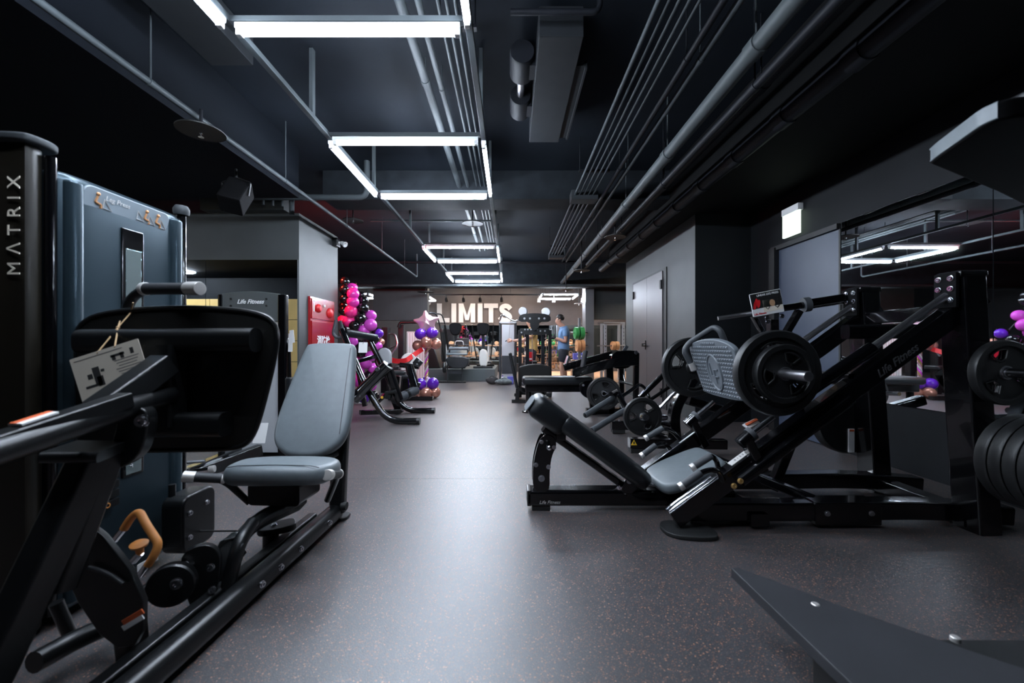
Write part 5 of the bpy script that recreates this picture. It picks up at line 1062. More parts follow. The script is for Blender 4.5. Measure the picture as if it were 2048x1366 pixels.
bm = nb(); tube(bm, [P(1247, 748, 5.8), P(1250, 764, 5.75)], 0.012); tube(bm, [P(1238, 762, 5.75), P(1265, 770, 5.75)], 0.016); fin('chrome_link', bm, 'chrome', T)
bm = nb(); bar(bm, [P(1195, 790, 5.5), P(1240, 800, 5.6), P(1250, 815, 5.7)], 0.08, 0.09, up=(0, 1, 0), rad=0.01); fin('plate_arm', bm, G, T)
bm = nb(); tube(bm, [P(1208, 786, 5.6), P(1222, 788, 5.05)], 0.025); fin('loading_peg', bm, 'chrome', T)
wplate(0.222, P(1208, 787, 5.42), (0.12, 1, 0), 'outer of two large plates loaded on the bench lever machine', 0.05, 0.7)
wplate(0.222, P(1206, 787, 5.48), (0.12, 1, 0), 'inner of two large plates loaded on the bench lever machine', 0.05, 0.1)
# ================================================================ DUAL PULLEY MACHINE
T = thing('dual_pulley_machine', 'black twin-column pulley machine with bolted crosshead and curved shroud', 'exercise machine', (0.47, 7.5, 0))
D_ = 7.45
for x in (1040, 1055, 1086, 1100):
    bm = nb(); b2(bm, P(x - 3.4, 0, D_).x, P(x + 3.4, 0, D_).x, 7.45, 7.53, 0.02, P(0, 660, D_).z, bev=0.006); fin('column', bm, 'black_satin' if x in (1040, 1100) else 'pipe_dark', T)
bm = nb(); poly(bm, smooth_outline([Qd(1037, 644, D_), Qd(1037, 632, D_), Qd(1050, 627, D_), Qd(1086, 627, D_), Qd(1101, 632, D_), Qd(1101, 644, D_), Qd(1078, 644, D_), Qd(1078, 655, D_), Qd(1068, 664, D_), Qd(1060, 655, D_), Qd(1060, 644, D_)], 1), 0.05, basis((0, 7.42, 0), (1, 0, 0), (0, 0, 1)), rnd=0.004); ch = fin('crosshead', bm, 'black_satin', T)
for x in (1049, 1060, 1078, 1089): bolt('bolt', P(x, 637, 7.392), (0, -1, 0), 0.016, ch, 'steel')
bm = nb(); b2(bm, P(1040, 0, D_).x, P(1098, 0, D_).x, 7.43, 7.47, P(0, 670, D_).z, P(0, 657, D_).z, bev=0.006); cb_ = fin('lower_crosshead', bm, 'black_satin', T)
for x in (1043, 1050, 1056, 1062, 1074, 1081, 1090): bolt('bolt', P(x, 659 + (x % 3) * 3, 7.428), (0, -1, 0), 0.013, cb_, 'steel')
for x, y in ((1046, 623), (1092, 624)):
    bm = nb(); lathe(bm, [(0, -0.03), (0.075, -0.03), (0.085, -0.02), (0.07, 0), (0.085, 0.02), (0.075, 0.03), (0, 0.03)], axisM(P(x, y, 7.5), (0.2, 1, 0)), 24); fin('pulley', bm, 'tower_silver', T)
bm = nb(); poly(bm, [(-0.29, 0.06), (-0.27, 0.085), (-0.14, 0.12), (0, 0.13), (0.14, 0.12), (0.27, 0.085), (0.29, 0.06), (0.29, -0.2), (-0.29, -0.2)], 0.12, basis(((P(1070, 0, 7.3)).x, 7.30, P(0, 742, 7.3).z), (1, 0, 0), (0, 0, 1)), rnd=0.02); fin('shroud', bm, 'black_plastic', T)
for x in (1034, 1098):
    bm = nb(); bar(bm, [P(x, 790, 7.2), P(x + 1, 785, 7.7)], 0.10, 0.06, rad=0.01); fin('base_foot', bm, 'black_satin', T)
bm = nb(); bar(bm, [P(1036, 786, 7.5), P(1100, 786, 7.5)], 0.10, 0.06, rad=0.01); fin('base_tube', bm, 'black_satin', T)
for x in (1049, 1064, 1092):
    bm = nb(); tube(bm, [P(x, 668, 7.4), P(x + 1, 735, 7.38)], 0.006, n=6); fin('cable', bm, 'steel', T)
bkp = thing('exercise_bench', 'black upright back pad of a low bench before the pulley machine', 'bench', (0.15, 7.0, 0))
bm = nb(); box(bm, (P(1027, 740, 6.95)), (0.055, 0.34, 0.62), rot=MX.Rotation(-0.20, 3, 'Y'), bev=0.02); fin('back_pad', bm, 'leather_dark', bkp)
bm = nb(); bar(bm, [P(1034, 775, 6.9), P(1060, 785, 6.9)], 0.08, 0.07, rad=0.01); bar(bm, [P(1036, 775, 6.9), P(1034, 802, 6.9)], 0.07, 0.07, up=(0, 1, 0), rad=0.01); b2(bm, 0.02, 0.4, 6.86, 6.94, 0.0, 0.05); fin('bench_frame', bm, G, bkp)
# silver cable tower with crane arm
T = thing('cable_tower', 'pale silver cable tower with a crane arm beside the platform', 'exercise machine', (-0.1, 10.4, 0))
x0_, x1_ = P(1000, 0, 10.4).x, P(1033, 0, 10.4).x; zt = P(0, 645, 10.4).z
bm = nb(); b2(bm, x0_ + 0.04, x1_ - 0.05, 10.4, 10.7, 0.05, zt - 0.05, bev=0.02); fin('shroud', bm, 'tower_silver', T)
for x in (x0_, x1_ - 0.02):
    bm = nb(); b2(bm, x - 0.025, x + 0.025, 10.38, 10.72, 0.0, zt, bev=0.008); fin('side_column', bm, 'black_satin' if x > x0_ else 'unit_grey', T)
bm = nb(); b2(bm, x0_ - 0.02, x1_, 10.38, 10.72, zt - 0.03, zt + 0.03, bev=0.01); fin('top_cap', bm, 'tower_silver', T)
bm = nb(); b2(bm, x0_ + 0.05, x1_ - 0.06, 10.385, 10.402, 0.25, 0.72); fin('lower_panel', bm, 'unit_grey', T)
bm = nb(); tube(bm, [P(1000, 640, 10.3), P(1004, 628, 10.2), P(1018, 636, 10.0), P(1028, 643, 9.9), P(1040, 640, 9.9)], 0.022, 0.1); fin('crane_arm', bm, 'chrome', T)
bm = nb(); tube(bm, [P(1020, 640, 10.0), P(1018, 678, 10.0)], 0.006, n=6); fin('cable', bm, 'steel', T)
bm = nb(); tube(bm, [P(1011, 683, 10.0), P(1018, 677, 10.0), P(1019, 685, 10.0)], 0.014); fin('pull_handle', bm, 'black_satin', T)
# ================================================================ PLATFORM WITH ELLIPTICALS
bm = nb(); b2(bm, -2.385, P(990, 0, 11.05).x, 11.05, 13.4, 0, 0.33, bev=0.01); tag(fin('cardio_platform', bm, 'platform', org=(-1.5, 12, 0)), 'dark low platform carrying the cardio machines before the mirrors', 'platform')
def elliptical(x, lab):
    T = thing('elliptical_trainer', lab, 'exercise machine', (x, 11.8, 0.33), 'elliptical trainers on the platform')
    y = 11.75; z = 0.33
    bm = nb(); poly(bm, smooth_outline([(-0.17, 0.16), (0.17, 0.16), (0.18, 0.0), (0.10, -0.20), (-0.10, -0.20), (-0.18, 0.0)], 2), 0.10, basis((x, y - 0.35, z + 1.14), (1, 0, 0), (0, 0.25, 1)), rnd=0.02); c = fin('console', bm, 'speaker_black', T)
    bm = nb(); poly(bm, rrect(0.24, 0.14, 0.01), 0.01, basis((x, y - 0.288, z + 1.20), (1, 0, 0), (0, 0.25, 1))); fin('screen', bm, 'screen', c)
    bm = nb(); poly(bm, rrect(0.08, 0.03, 0.004), 0.008, basis((x, y - 0.396, z + 1.085), (1, 0, 0), (0, 0.25, 1))); fin('badge', bm, 'silver', c)
    bm = nb(); bar(bm, [(x, y - 0.3, z + 0.95), (x, y - 0.1, z + 0.5)], 0.09, 0.08, up=(0, -1, 0), rad=0.02); fin('mast', bm, 'unit_grey', T)
    bm = nb(); poly(bm, smooth_outline([(-0.12, 0.28), (0.10, 0.28), (0.14, -0.25), (-0.12, -0.25)], 2), 0.5, basis((x, y - 0.05, z + 0.27), (1, 0, 0), (0, 0, 1)), rnd=0.03); fin('front_shroud', bm, 'white_pad', T)
    for s in (-1, 1):
        bm = nb(); tube(bm, [(x + s * 0.30, y - 0.45, z + 1.25), (x + s * 0.27, y - 0.25, z + 0.7), (x + s * 0.20, y - 0.1, z + 0.25)], 0.018, 0.2); fin('arm_lever', bm, 'black_satin', T)
        bm = nb(); bar(bm, [(x + s * 0.17, y - 0.2, z + 0.16), (x + s * 0.17, y + 0.8, z + 0.16)], 0.12, 0.05, rad=0.015); fin('pedal', bm, 'black_satin', T)
    bm = nb(); b2(bm, x - 0.28, x + 0.28, y - 0.35, y - 0.25, z, z + 0.06, bev=0.01); b2(bm, x - 0.28, x + 0.28, y + 0.8, y + 0.9, z, z + 0.06, bev=0.01); b2(bm, x - 0.05, x + 0.05, y - 0.3, y + 0.85, z + 0.01, z + 0.08); fin('base_frame', bm, 'black_satin', T)
elliptical(P(911, 0, 11.4).x, 'elliptical trainer standing behind the hyperextension bench')
elliptical(P(966, 0, 11.4).x, 'elliptical trainer standing beside the silver cable tower')
T = thing('stair_climber', 'black stepper machine with tall curved handrails on the platform', 'exercise machine', (-2.05, 11.9, 0.33))
for dx in (0, 0.35):
    bm = nb(); tube(bm, [P(858, 626, 11.3) + V((dx * 0.3, dx, 0)), P(872, 626, 11.4) + V((dx * 0.3, dx, 0)), P(880, 650, 11.5) + V((dx * 0.3, dx, 0)), P(886, 700, 11.6) + V((dx * 0.3, dx, 0)), P(890, 715, 11.7) + V((dx * 0.3, dx, -0.30))], 0.022, 0.3); fin('handrail', bm, 'black_satin', T)
bm = nb(); poly(bm, [(-0.35, -0.0), (0.33, 0.0), (0.16, 0.62), (-0.30, 0.72)], 0.6, basis((P(862, 0, 11.8).x, 11.75, 0.33), (1, 0, 0), (0, 0, 1)), rnd=0.03); fin('body', bm, 'black_satin', T)
bm = nb(); box(bm, P(883, 661, 11.5), (0.10, 0.15, 0.12), bev=0.02); fin('side_console', bm, 'black_satin', T)
# hyperextension / preacher bench on the floor
T = thing('hyperextension_bench', 'black padded bench with roller and grey legs before the platform', 'bench', (-1.45, 10.5, 0))
d_ = 10.5
bm = nb(); poly(bm, smooth_outline([(-0.30, 0.10), (0.36, 0.10), (0.34, -0.12), (0.22, -0.22), (-0.16, -0.22)], 1), 0.30, basis(P(912, 720, d_), (1, 0, 0), (0, 0, 1)), rnd=0.03); fin('pad_body', bm, 'leather_dark', T)
bm = nb(); poly(bm, rrect(0.56, 0.34, 0.03, 3), 0.05, basis(P(915, 705, d_ + 0.1), (1, 0, 0), (0, 1, 0.35)), rnd=0.018); fin('pad_top', bm, 'leather', T)
bm = nb(); tube(bm, [P(898, 697, d_), P(937, 697, d_)], 0.045, 0, 16); rl_ = fin('roller', bm, 'leather', T)
bm = nb(); bar(bm, [P(897, 690, d_ + 0.05), P(938, 690, d_ + 0.05)], 0.04, 0.04, rad=0.01); bar(bm, [P(899, 690, d_ + 0.05), P(899, 705, d_ + 0.05)], 0.04, 0.04, up=(0, 1, 0)); bar(bm, [P(936, 690, d_ + 0.05), P(936, 705, d_ + 0.05)], 0.04, 0.04, up=(0, 1, 0)); fin('roller_frame', bm, 'black_satin', T)
bm = nb(); b2(bm, P(914, 0, 10.7).x, P(938, 0, 10.7).x, 10.68, 10.72, P(0, 690, 10.7).z, P(0, 676, 10.7).z, bev=0.01); fin('back_plate', bm, 'black_satin', T)
bm = nb(); tube(bm, [P(910, 690, d_), P(911, 682, d_), P(926, 682, d_), P(927, 690, d_)], 0.012, 0.06); fin('handle', bm, 'silver', T)
for x in (895, 924):
    bm = nb(); bar(bm, [P(x, 729, d_), P(x, 764, d_)], 0.03, 0.04, up=(0, 1, 0), rad=0.006); fin('leg', bm, 'unit_grey', T)
bm = nb(); b2(bm, P(899, 0, d_).x, P(923, 0, d_).x, d_ - 0.02, d_ + 0.02, P(0, 748, d_).z, P(0, 740, d_).z, bev=0.006); fin('leg_brace', bm, 'unit_grey', T)
bm = nb(); b2(bm, P(877, 0, d_).x, P(932, 0, d_).x, d_ - 0.04, d_ + 0.04, 0.0, 0.05, bev=0.01); fin('base', bm, 'black_satin', T)
bm = nb(); lathe(bm, [(0, -0.03), (0.14, -0.03), (0.15, 0), (0.14, 0.03), (0, 0.03)], axisM(P(889, 735, d_), (1, 0, 0)), 24); fin('end_wheel', bm, 'black_satin', T)
# bags on the floor
def bag(px, py, d, sc, m, lab):
    c = P(px, py, d); bm = nb(); ball(bm, (c.x, c.y, sc[2]), 1.0, sc, 20, 12)
    rnd_ = random.Random(px)
    for v in bm.verts:
        k = 1 + 0.13 * math.sin(v.co.x * 23 + px) + 0.10 * math.sin(v.co.z * 31 + v.co.y * 17); v.co.x = c.x + (v.co.x - c.x) * k; v.co.y = c.y + (v.co.y - c.y) * k
        v.co.z = max(0.0, v.co.z * (0.95 + 0.1 * k))
    T = thing('gym_bag', lab, 'bag', (c.x, c.y, 0)); fin('bag_body', bm, m, T, ang=70)
    bm = nb(); tube(bm, [(c.x - sc[0] * 0.5, c.y - sc[1] * 0.4, sc[2] * 1.6), (c.x - sc[0] * 0.2, c.y - sc[1] * 0.3, sc[2] * 2.3), (c.x + sc[0] * 0.2, c.y - sc[1] * 0.3, sc[2] * 2.3), (c.x + sc[0] * 0.5, c.y - sc[1] * 0.4, sc[2] * 1.6)], 0.012, 0.06); fin('strap', bm, m, T)
bag(984, 760, 10.15, (0.15, 0.13, 0.09), 'bag_black', 'black gym bag lying on the floor by the cable tower')
bag(1008, 760, 10.0, (0.21, 0.13, 0.075), 'bag_grey', 'crumpled grey bag lying beside the black gym bag')
T = thing('water_bottle', 'small white bottle standing behind the crumpled grey bag', 'bottle', (P(1005, 0, 10.25).x, 10.25, 0))
bm = nb(); lathe(bm, [(0, 0), (0.035, 0), (0.037, 0.02), (0.037, 0.16), (0.02, 0.19), (0, 0.19)], MX.Translation((P(1005, 0, 10.25).x, 10.25, 0)), 16); fin('bottle_body', bm, 'white', T)
bm = nb(); lathe(bm, [(0, 0.185), (0.02, 0.185), (0.02, 0.215), (0, 0.215)], MX.Translation((P(1005, 0, 10.25).x, 10.25, 0)), 12); fin('bottle_cap', bm, 'purple', T)
T = thing('storage_box', 'small dark blue box on the floor beside the bags', 'box', (P(1020, 0, 10.2).x, 10.2, 0))
bm = nb(); b2(bm, P(1015, 0, 10.2).x, P(1027, 0, 10.2).x, 10.15, 10.3, 0, 0.17, bev=0.01); fin('box_body', bm, 'blue_box', T)
bm = nb(); b2(bm, P(1014.5, 0, 10.2).x, P(1027.5, 0, 10.2).x, 10.145, 10.305, 0.165, 0.19, bev=0.006); fin('box_lid', bm, 'blue_box', T)
T = thing('red_carton', 'small red carton standing among the pulley machine cables', 'box', P(1061, 725, 8.0))
ORG[T.name].z = 0; T.location.z = 0
bm = nb(); b2(bm, P(1057, 0, 8.0).x, P(1066, 0, 8.0).x, 8.0, 8.1, P(0, 722, 8.0).z, P(0, 704, 8.0).z, bev=0.004); ca = fin('carton_body', bm, 'red', T)
bm = nb(); poly(bm, rrect(0.05, 0.03, 0.003), 0.003, basis(P(1061, 718, 7.998), (1, 0, 0), (0, 0, 1))); fin('carton_print', bm, 'white_print', ca)
bm = nb(); b2(bm, P(1050, 0, 8.0).x, P(1074, 0, 8.0).x, 7.95, 8.15, 0.0, P(0, 722, 8.0).z, bev=0.01); tag(fin('equipment_stand', bm, 'black_satin', org=P(1061, 790, 8.0) * 1), 'black stand block under the small red carton', 'stand')
# ================================================================ BALLOON GARLAND
T = thing('balloon_garland', 'tall garland of pink, magenta and black balloons beside the wall', 'balloons', (-2.35, 6.9, 0))
def balloon(px, py, r, m, d, parent, n=1.0):
    c = P(px, py, d); R = r * d / FPX
    bm = nb(); a = random.Random(int(px * 7 + py)).uniform(0, 6.28)
    ax = V((math.cos(a) * 0.6, 0.5, math.sin(a) * 0.6)).normalized()
    lathe(bm, [(0.0, R * 1.02), (R * 0.30, R * 0.98), (R * 0.62, R * 0.80), (R * 0.88, R * 0.48), (R * 0.99, R * 0.08), (R * 0.95, -R * 0.32), (R * 0.76, -R * 0.70), (R * 0.45, -R * 0.98), (R * 0.16, -R * 1.14), (R * 0.05, -R * 1.18), (R * 0.10, -R * 1.26), (0, -R * 1.26)], axisM(c, -ax), 20)
    return fin('balloon', bm, m, parent, ang=180)
K, PK, HP, MG, PU, RG = 'balloon_black', 'pink', 'hot_pink', 'magenta', 'purple', 'rose_gold'
GB = [(690, 563, 9, K, 6.5), (689, 580, 10, K, 6.5), (704, 576, 10, PK, 6.6), (706, 588, 12, PK, 6.5), (688, 598, 9, K, 6.5), (706, 604, 12, PK, 6.5), (723, 590, 7, K, 6.75), (727, 602, 9.5, K, 6.7), (702, 623, 13, HP, 6.5), (726, 617, 11.5, K, 6.6), (688, 622, 10, K, 6.6), (686, 612, 8, K, 6.8),
      (699, 643, 12.5, HP, 6.55), (721, 638, 11.5, K, 6.55), (742, 631, 11, MG, 6.7), (741, 650, 13, MG, 6.6), (709, 652, 11, K, 6.5), (728, 661, 11.5, MG, 6.6), (757, 667, 10, PU, 6.9), (748, 679, 10.5, K, 6.75), (755, 693, 10, MG, 6.8), (762, 684, 7.5, RG, 7.0), (684, 640, 9, HP, 6.8), (752, 664, 9, K, 6.9),
      (706, 683, 10, MG, 6.7), (718, 690, 10, K, 6.9), (735, 684, 10, K, 6.9), (700, 703, 11, MG, 6.8), (722, 706, 11, K, 6.8), (742, 712, 11, MG, 6.8), (712, 722, 11, PK, 6.9), (732, 727, 11, MG, 6.8), (745, 736, 10, MG, 6.9), (700, 738, 11, MG, 6.9), (718, 742, 11, MG, 6.8), (704, 756, 12, PK, 6.7), (720, 763, 12, MG, 6.8), (738, 752, 11, K, 6.9), (700, 774, 11, PK, 6.8), (722, 782, 11, K, 6.8), (742, 772, 11, MG, 6.8), (706, 794, 11, MG, 6.8), (728, 796, 10.5, PU, 6.8), (748, 792, 10.5, K, 6.9), (690, 660, 9, K, 6.9)]
for b_ in GB: balloon(b_[0], b_[1], b_[2], b_[3], b_[4], T)
bm = nb(); tube(bm, [(-2.62, 6.75, 2.05), (-2.5, 6.75, 1.5), (-2.35, 6.9, 1.2), (-2.4, 6.95, 0.6), (-2.45, 6.9, 0.0)], 0.008, 0.2, 6); fin('garland_string', bm, 'ink', T)
# ================================================================ BALLOON STAND
T = thing('balloon_stand', 'balloon column stand with pink foil star, purple and copper balloons', 'balloons', (P(853, 0, 7.6).x, 7.6, 0))
c = P(853, 645, 7.6)
st_o = []
for k in range(10):
    a = math.pi / 2 + k * math.pi / 5 + 0.12; r = 0.285 if k % 2 == 0 else 0.135
    st_o.append((r * math.cos(a) * 1.05, r * math.sin(a) * 0.95))
bm = nb(); poly(bm, smooth_outline(st_o, 1), 0.06, basis(c, (1, 0.1, 0), (0.05, 0.1, 1)), rnd=0.028, seg=3, crown=0.045); fin('foil_star', bm, 'foil_pink', T, ang=60)
for b_ in [(841, 668, 11.5, PU, 7.5), (864, 666, 11.5, PU, 7.5), (852, 661, 10, PU, 7.7), (853, 672, 10, PU, 7.75), (835, 691, 10.5, RG, 7.55), (853, 685, 12, RG, 7.45), (872, 688, 11, RG, 7.55), (854, 690, 10, RG, 7.75),
           (841, 768, 12, PU, 7.5), (866, 767, 12, PU, 7.5), (853, 764, 11, PU, 7.75), (838, 785, 10.5, RG, 7.55), (852, 786, 11.5, RG, 7.4), (870, 785, 11, RG, 7.5), (856, 786, 10, RG, 7.75)]: balloon(b_[0], b_[1], b_[2], b_[3], b_[4], T)
z0, z1 = P(0, 765, 7.6).z, P(0, 690, 7.6).z; cx_ = P(853, 0, 7.6).x
for k, m in enumerate(('magenta', 'gold', 'foil_pink', 'white_pad')):
    pts = [V((cx_ + 0.020 * math.cos(t * 0.42 + k * 1.571), 7.6 + 0.020 * math.sin(t * 0.42 + k * 1.571), z0 + (z1 - z0) * t / 44)) for t in range(45)]
    bm = nb(); sweep(bm, pts, circ(0.017, 8)); fin('twisted_balloon', bm, m, T)
bm = nb(); tube(bm, [(cx_, 7.6, 0.0), (cx_, 7.6, 1.45)], 0.008, n=6); lathe(bm, [(0, 0), (0.12, 0), (0.12, 0.012), (0, 0.012)], MX.Translation((cx_, 7.6, 0)), 20); fin('stand_pole', bm, 'white', T)
# red ribbon
T = thing('red_ribbon', 'wide red ribbon draped from the balloon stand toward the garland', 'ribbon', P(842, 702, 7.5))
pts = fillet([P(845, 698, 7.42), P(832, 707, 7.25), P(812, 721, 6.9), P(796, 723, 6.85), P(782, 720, 6.85), P(766, 702, 6.85), P(752, 692, 6.85)], 0.2)
bm = nb(); sweep(bm, pts, rrect(0.085, 0.004, 0.0015, 1), up=(0, 1, 0.2)); fin('ribbon_band', bm, 'red', T)
# ================================================================ PEOPLE
def skin(name, nodes, edges, m, parent, sub=2):
    me = bpy.data.meshes.new(name); me.from_pydata([n[0] for n in nodes], edges, [])
    o = bpy.data.objects.new('t', me); COL.objects.link(o)
    sm = o.modifiers.new('s', 'SKIN'); sm.use_smooth_shade = True
    for i, n in enumerate(nodes):
        sv = me.skin_vertices[0].data[i]; sv.radius = n[1]; sv.use_root = (i == 0)
    ss = o.modifiers.new('u', 'SUBSURF'); ss.levels = sub; ss.render_levels = sub
    ev = bpy.data.meshes.new_from_object(o.evaluated_get(bpy.context.evaluated_depsgraph_get()))
    bm = nb(); bm.from_mesh(ev); bpy.data.objects.remove(o); bpy.data.meshes.remove(me); bpy.data.meshes.remove(ev)
    return fin(name, bm, m, parent, ang=180)
def hand(w, d, side, parent, m, s=1.0):
    """w wrist point, d forearm direction; palm and five curled fingers"""
    d = V(d).normalized(); up = V((0, 0, 1)); sd = d.cross(up).normalized() * side; up = sd.cross(d).normalized() * side
    if up.z < 0: up = -up
    N = [(w, (.026, .026)), (w + d * .045, (.030, .036)), (w + d * .085, (.022, .036))]; E = [(0, 1), (1, 2)]
    for k in range(4):
        o = up * (.030 - .020 * k); L = (.030, .034, .032, .024)[k]; i = len(N)
        N += [(w + d * .095 + o, (.0105, .0105)), (w + d * (.095 + L) + o * 1.05 + sd * -.012, (.0095, .0095)), (w + d * (.095 + L * 1.35) + o + sd * -.036, (.0085, .0085))]
        E += [(2, i), (i, i + 1), (i + 1, i + 2)]
    i = len(N)
    N += [(w + d * .045 + up * .036 - sd * .012, (.013, .013)), (w + d * .080 + up * .052 - sd * .028, (.011, .011)), (w + d * .105 + up * .050 - sd * .036, (.009, .009))]
    E += [(1, i), (i, i + 1), (i + 1, i + 2)]
    return skin('hand', N, E, m, parent, 1)
def person(O, lab, shirt, bottoms, arms, hand_m, shirt_low=0.86, legs_bare=True, head_tilt=0.05):
    T = thing('person', lab, 'person', O)
    A = lambda x, y, z: V((O[0] + x, O[1] + y, O[2] + z))
    # faces -X ; y<0 is the camera side
    hips = [A(.02, -.09, .90), A(.02, .09, .90)]
    N = [(A(.03, 0, .95), (.105, .12)), (A(.045, 0, 1.10), (.098, .115)), (A(.06, 0, 1.27), (.105, .14)), (A(.045, 0, 1.39), (.075, .09)), (A(.02, 0, 1.455), (.066, .066)),
         (A(-.035 - head_tilt, 0, 1.515), (.062, .058)), (A(-.03 - head_tilt, 0, 1.585), (.088, .075)), (A(-.01 - head_tilt, 0, 1.645), (.082, .072)), (A(-.108 - head_tilt, 0, 1.568), (.014, .012))]
    E = [(0, 1), (1, 2), (2, 3), (3, 4), (4, 5), (5, 6), (6, 7), (6, 8)]
    def chain(root, pts):
        p = root
        for c, r in pts: N.append((c, r)); E.append((p, len(N) - 1)); p = len(N) - 1
    for sy, (el, wr) in zip((-1, 1), arms):
        chain(2, [(A(.055, sy * .185, 1.345), (.060, .060)), (A(.05, sy * .215, 1.24), (.052, .052)), (A(*el), (.042, .042)), ((A(*el) * .55 + A(*wr) * .45), (.043, .040)), (A(*wr), (.028, .028))])
    for sy, fx in ((-1, -.03), (1, .06)):
        chain(0, [(A(.03, sy * .085, .86), (.080, .080)), (A(.02 + fx * .4, sy * .105, .66), (.074, .074)), (A(fx * .7, sy * .11, .48), (.058, .058)), (A(.03 + fx, sy * .11, .34), (.060, .060)), (A(.03 + fx, sy * .11, .10), (.036, .036)), (A(.0 + fx, sy * .11, .045), (.040, .034)), (A(-.13 + fx, sy * .12, .03), (.034, .026))])
    skin('body', N, E, 'skin', T, 2)
    S = [(A(.035, 0, shirt_low - .03), (.170, .195)), (A(.035, 0, .96), (.155, .180)), (A(.045, 0, 1.10), (.142, .168)), (A(.06, 0, 1.27), (.148, .190)), (A(.045, 0, 1.385), (.098, .130)), (A(.028, 0, 1.462), (.082, .082))]
    SE = [(0, 1), (1, 2), (2, 3), (3, 4), (4, 5)]
    for sy, (el, wr) in zip((-1, 1), arms):
        i = len(S); e_ = A(.05, sy * .215, 1.24); q = e_ + (A(*el) - e_) * .35
        S += [(A(.055, sy * .185, 1.345), (.070, .070)), (e_, (.066, .066)), (q, (.062, .062))]; SE += [(3, i), (i, i + 1), (i + 1, i + 2)]
    skin('shirt', S, SE, shirt, T, 2)
    B = [(A(.03, 0, 1.0), (.140, .165)), (A(.03, 0, .87), (.148, .172))]; BE = [(0, 1)]
    for sy, fx in ((-1, -.03), (1, .06)):
        i = len(B); B += [(A(.028, sy * .098, .76), (.118, .115)), (A(.022 + fx * .4, sy * .105, .54), (.112, .110))]; BE += [(1, i), (i, i + 1)]
        if not legs_bare: B += [(A(.02 + fx, sy * .11, .30), (.085, .085)), (A(.03 + fx, sy * .11, .07), (.07, .07))]; BE += [(i + 1, i + 2), (i + 2, i + 3)]
    skin('shorts' if legs_bare else 'trousers', B, BE, bottoms, T, 2)
    hx_ = -head_tilt
    bm = nb(); ball(bm, A(hx_ + .012, 0, 1.645), .1, (.98, .86, .92), 20, 14)
    bmesh.ops.delete(bm, geom=[v for v in bm.verts if (v.co.x < A(hx_ - .055, 0, 0).x and v.co.z < A(0, 0, 1.665).z) or v.co.z < A(0, 0, 1.575).z], context='VERTS'); fin('hair', bm, 'hair', T, ang=180)
    for sy in (-1, 1):
        bm = nb(); ball(bm, A(hx_ - .005, sy * .082, 1.585), .026, (.75, .35, 1.15), 12, 8); fin('ear', bm, 'skin', T, ang=180)
        bm = nb(); ball(bm, A(hx_ - .108, sy * .034, 1.598), .011, (.6, 1.3, .6), 10, 6); fin('eye', bm, 'hair', T, ang=180)
        bm = nb(); ball(bm, A(hx_ - .106, sy * .034, 1.619), .012, (.5, 1.7, .35), 10, 6); fin('eyebrow', bm, 'hair', T, ang=180)
    bm = nb(); ball(bm, A(hx_ - .098, 0, 1.522), .016, (.5, 1.5, .35), 10, 6); fin('mouth', bm, 'red_dark', T, ang=180)
    for sy, (el, wr) in zip((-1, 1), arms):
        hand(A(*wr), A(*wr) - A(*el), sy, T, hand_m)
    for sy, fx in ((-1, -.03), (1, .06)):
        bm = nb(); poly(bm, smooth_outline([(.07, -.035), (.09, 0), (.07, .035), (-.10, .05), (-.19, .035), (-.21, 0), (-.19, -.04), (-.10, -.052)], 2), 0.085, MX.Translation(A(.0 + fx, sy * .115, .0435)), rnd=0.028, seg=4); fin('shoe', bm, 'shoe', T, ang=180)
    return T
person((1.22, 9.45, 0.0), 'person in blue T-shirt, dark shorts and black gloves looking down at the hands', 'shirt_blue', 'shorts', (((.07, -.235, 1.07), (-.155, -.12, 1.165)), ((.06, .235, 1.07), (-.16, .10, 1.15))), 'glove')
person((0.50, 9.95, 0.0), 'person in a yellow top behind the twin-column pulley machine pulling a cable handle', 'shirt_yellow', 'shorts', (((-.19, -.22, 1.12), (-.45, -.19, 1.105)), ((.08, .23, 1.08), (-.12, .16, 1.08))), 'skin', shirt_low=0.80, head_tilt=0.0)
# ================================================================ FAR WALL LETTERS
T = thing('wall_lettering', 'big white block letters LIMITS on the brown far wall', 'sign', (-1.3, 14.96, 1.8))
DL = 14.95
def LM(x0): return basis((P(x0, 0, DL).x, DL, P(0, 645, DL).z), (1, 0, 0), (0, 0, 1))
pxm = DL / FPX
def letter(name, x0, polys):
    bm = nb()
    for pg in polys: poly(bm, [(x * pxm, y * pxm) for x, y in pg], 0.04, LM(x0))
    fin(name, bm, 'letter', T, flat=True)
H = 38
letter('letter', 874, [[(0, 0), (25, 0), (25, 9), (9.5, 9), (9.5, H), (0, H)]])
letter('letter', 903, [[(0, 0), (9.5, 0), (9.5, H), (0, H)]])
letter('letter', 917.5, [[(0, 0), (9, 0), (9, 22), (13, 4.5), (20, 4.5), (24, 22), (24, 0), (33, 0), (33, H), (24, H), (16.5, 14), (9, H), (0, H)]])
letter('letter', 955.5, [[(0, 0), (9.5, 0), (9.5, H), (0, H)]])
letter('letter', 968, [[(9.5, 0), (18.5, 0), (18.5, H - 9), (28, H - 9), (28, H), (0, H), (0, H - 9), (9.5, H - 9)]])
SS = [(24, 27), (19, 32.5), (13, 33.5), (6.5, 30.5), (6, 24.5), (13, 20), (20, 16), (23.5, 10.5), (20, 5.5), (13, 4.2), (6, 6.5), (2.5, 11)]
bm = nb(); M0 = LM(997); sweep(bm, fillet([M0 @ V((x * pxm, y * pxm, 0)) for x, y in SS], 0.1), [(-4.6 * pxm, -0.02), (4.6 * pxm, -0.02), (4.6 * pxm, 0.02), (-4.6 * pxm, 0.02)], up=(0, 1, 0)); fin('letter', bm, 'letter', T, flat=True)
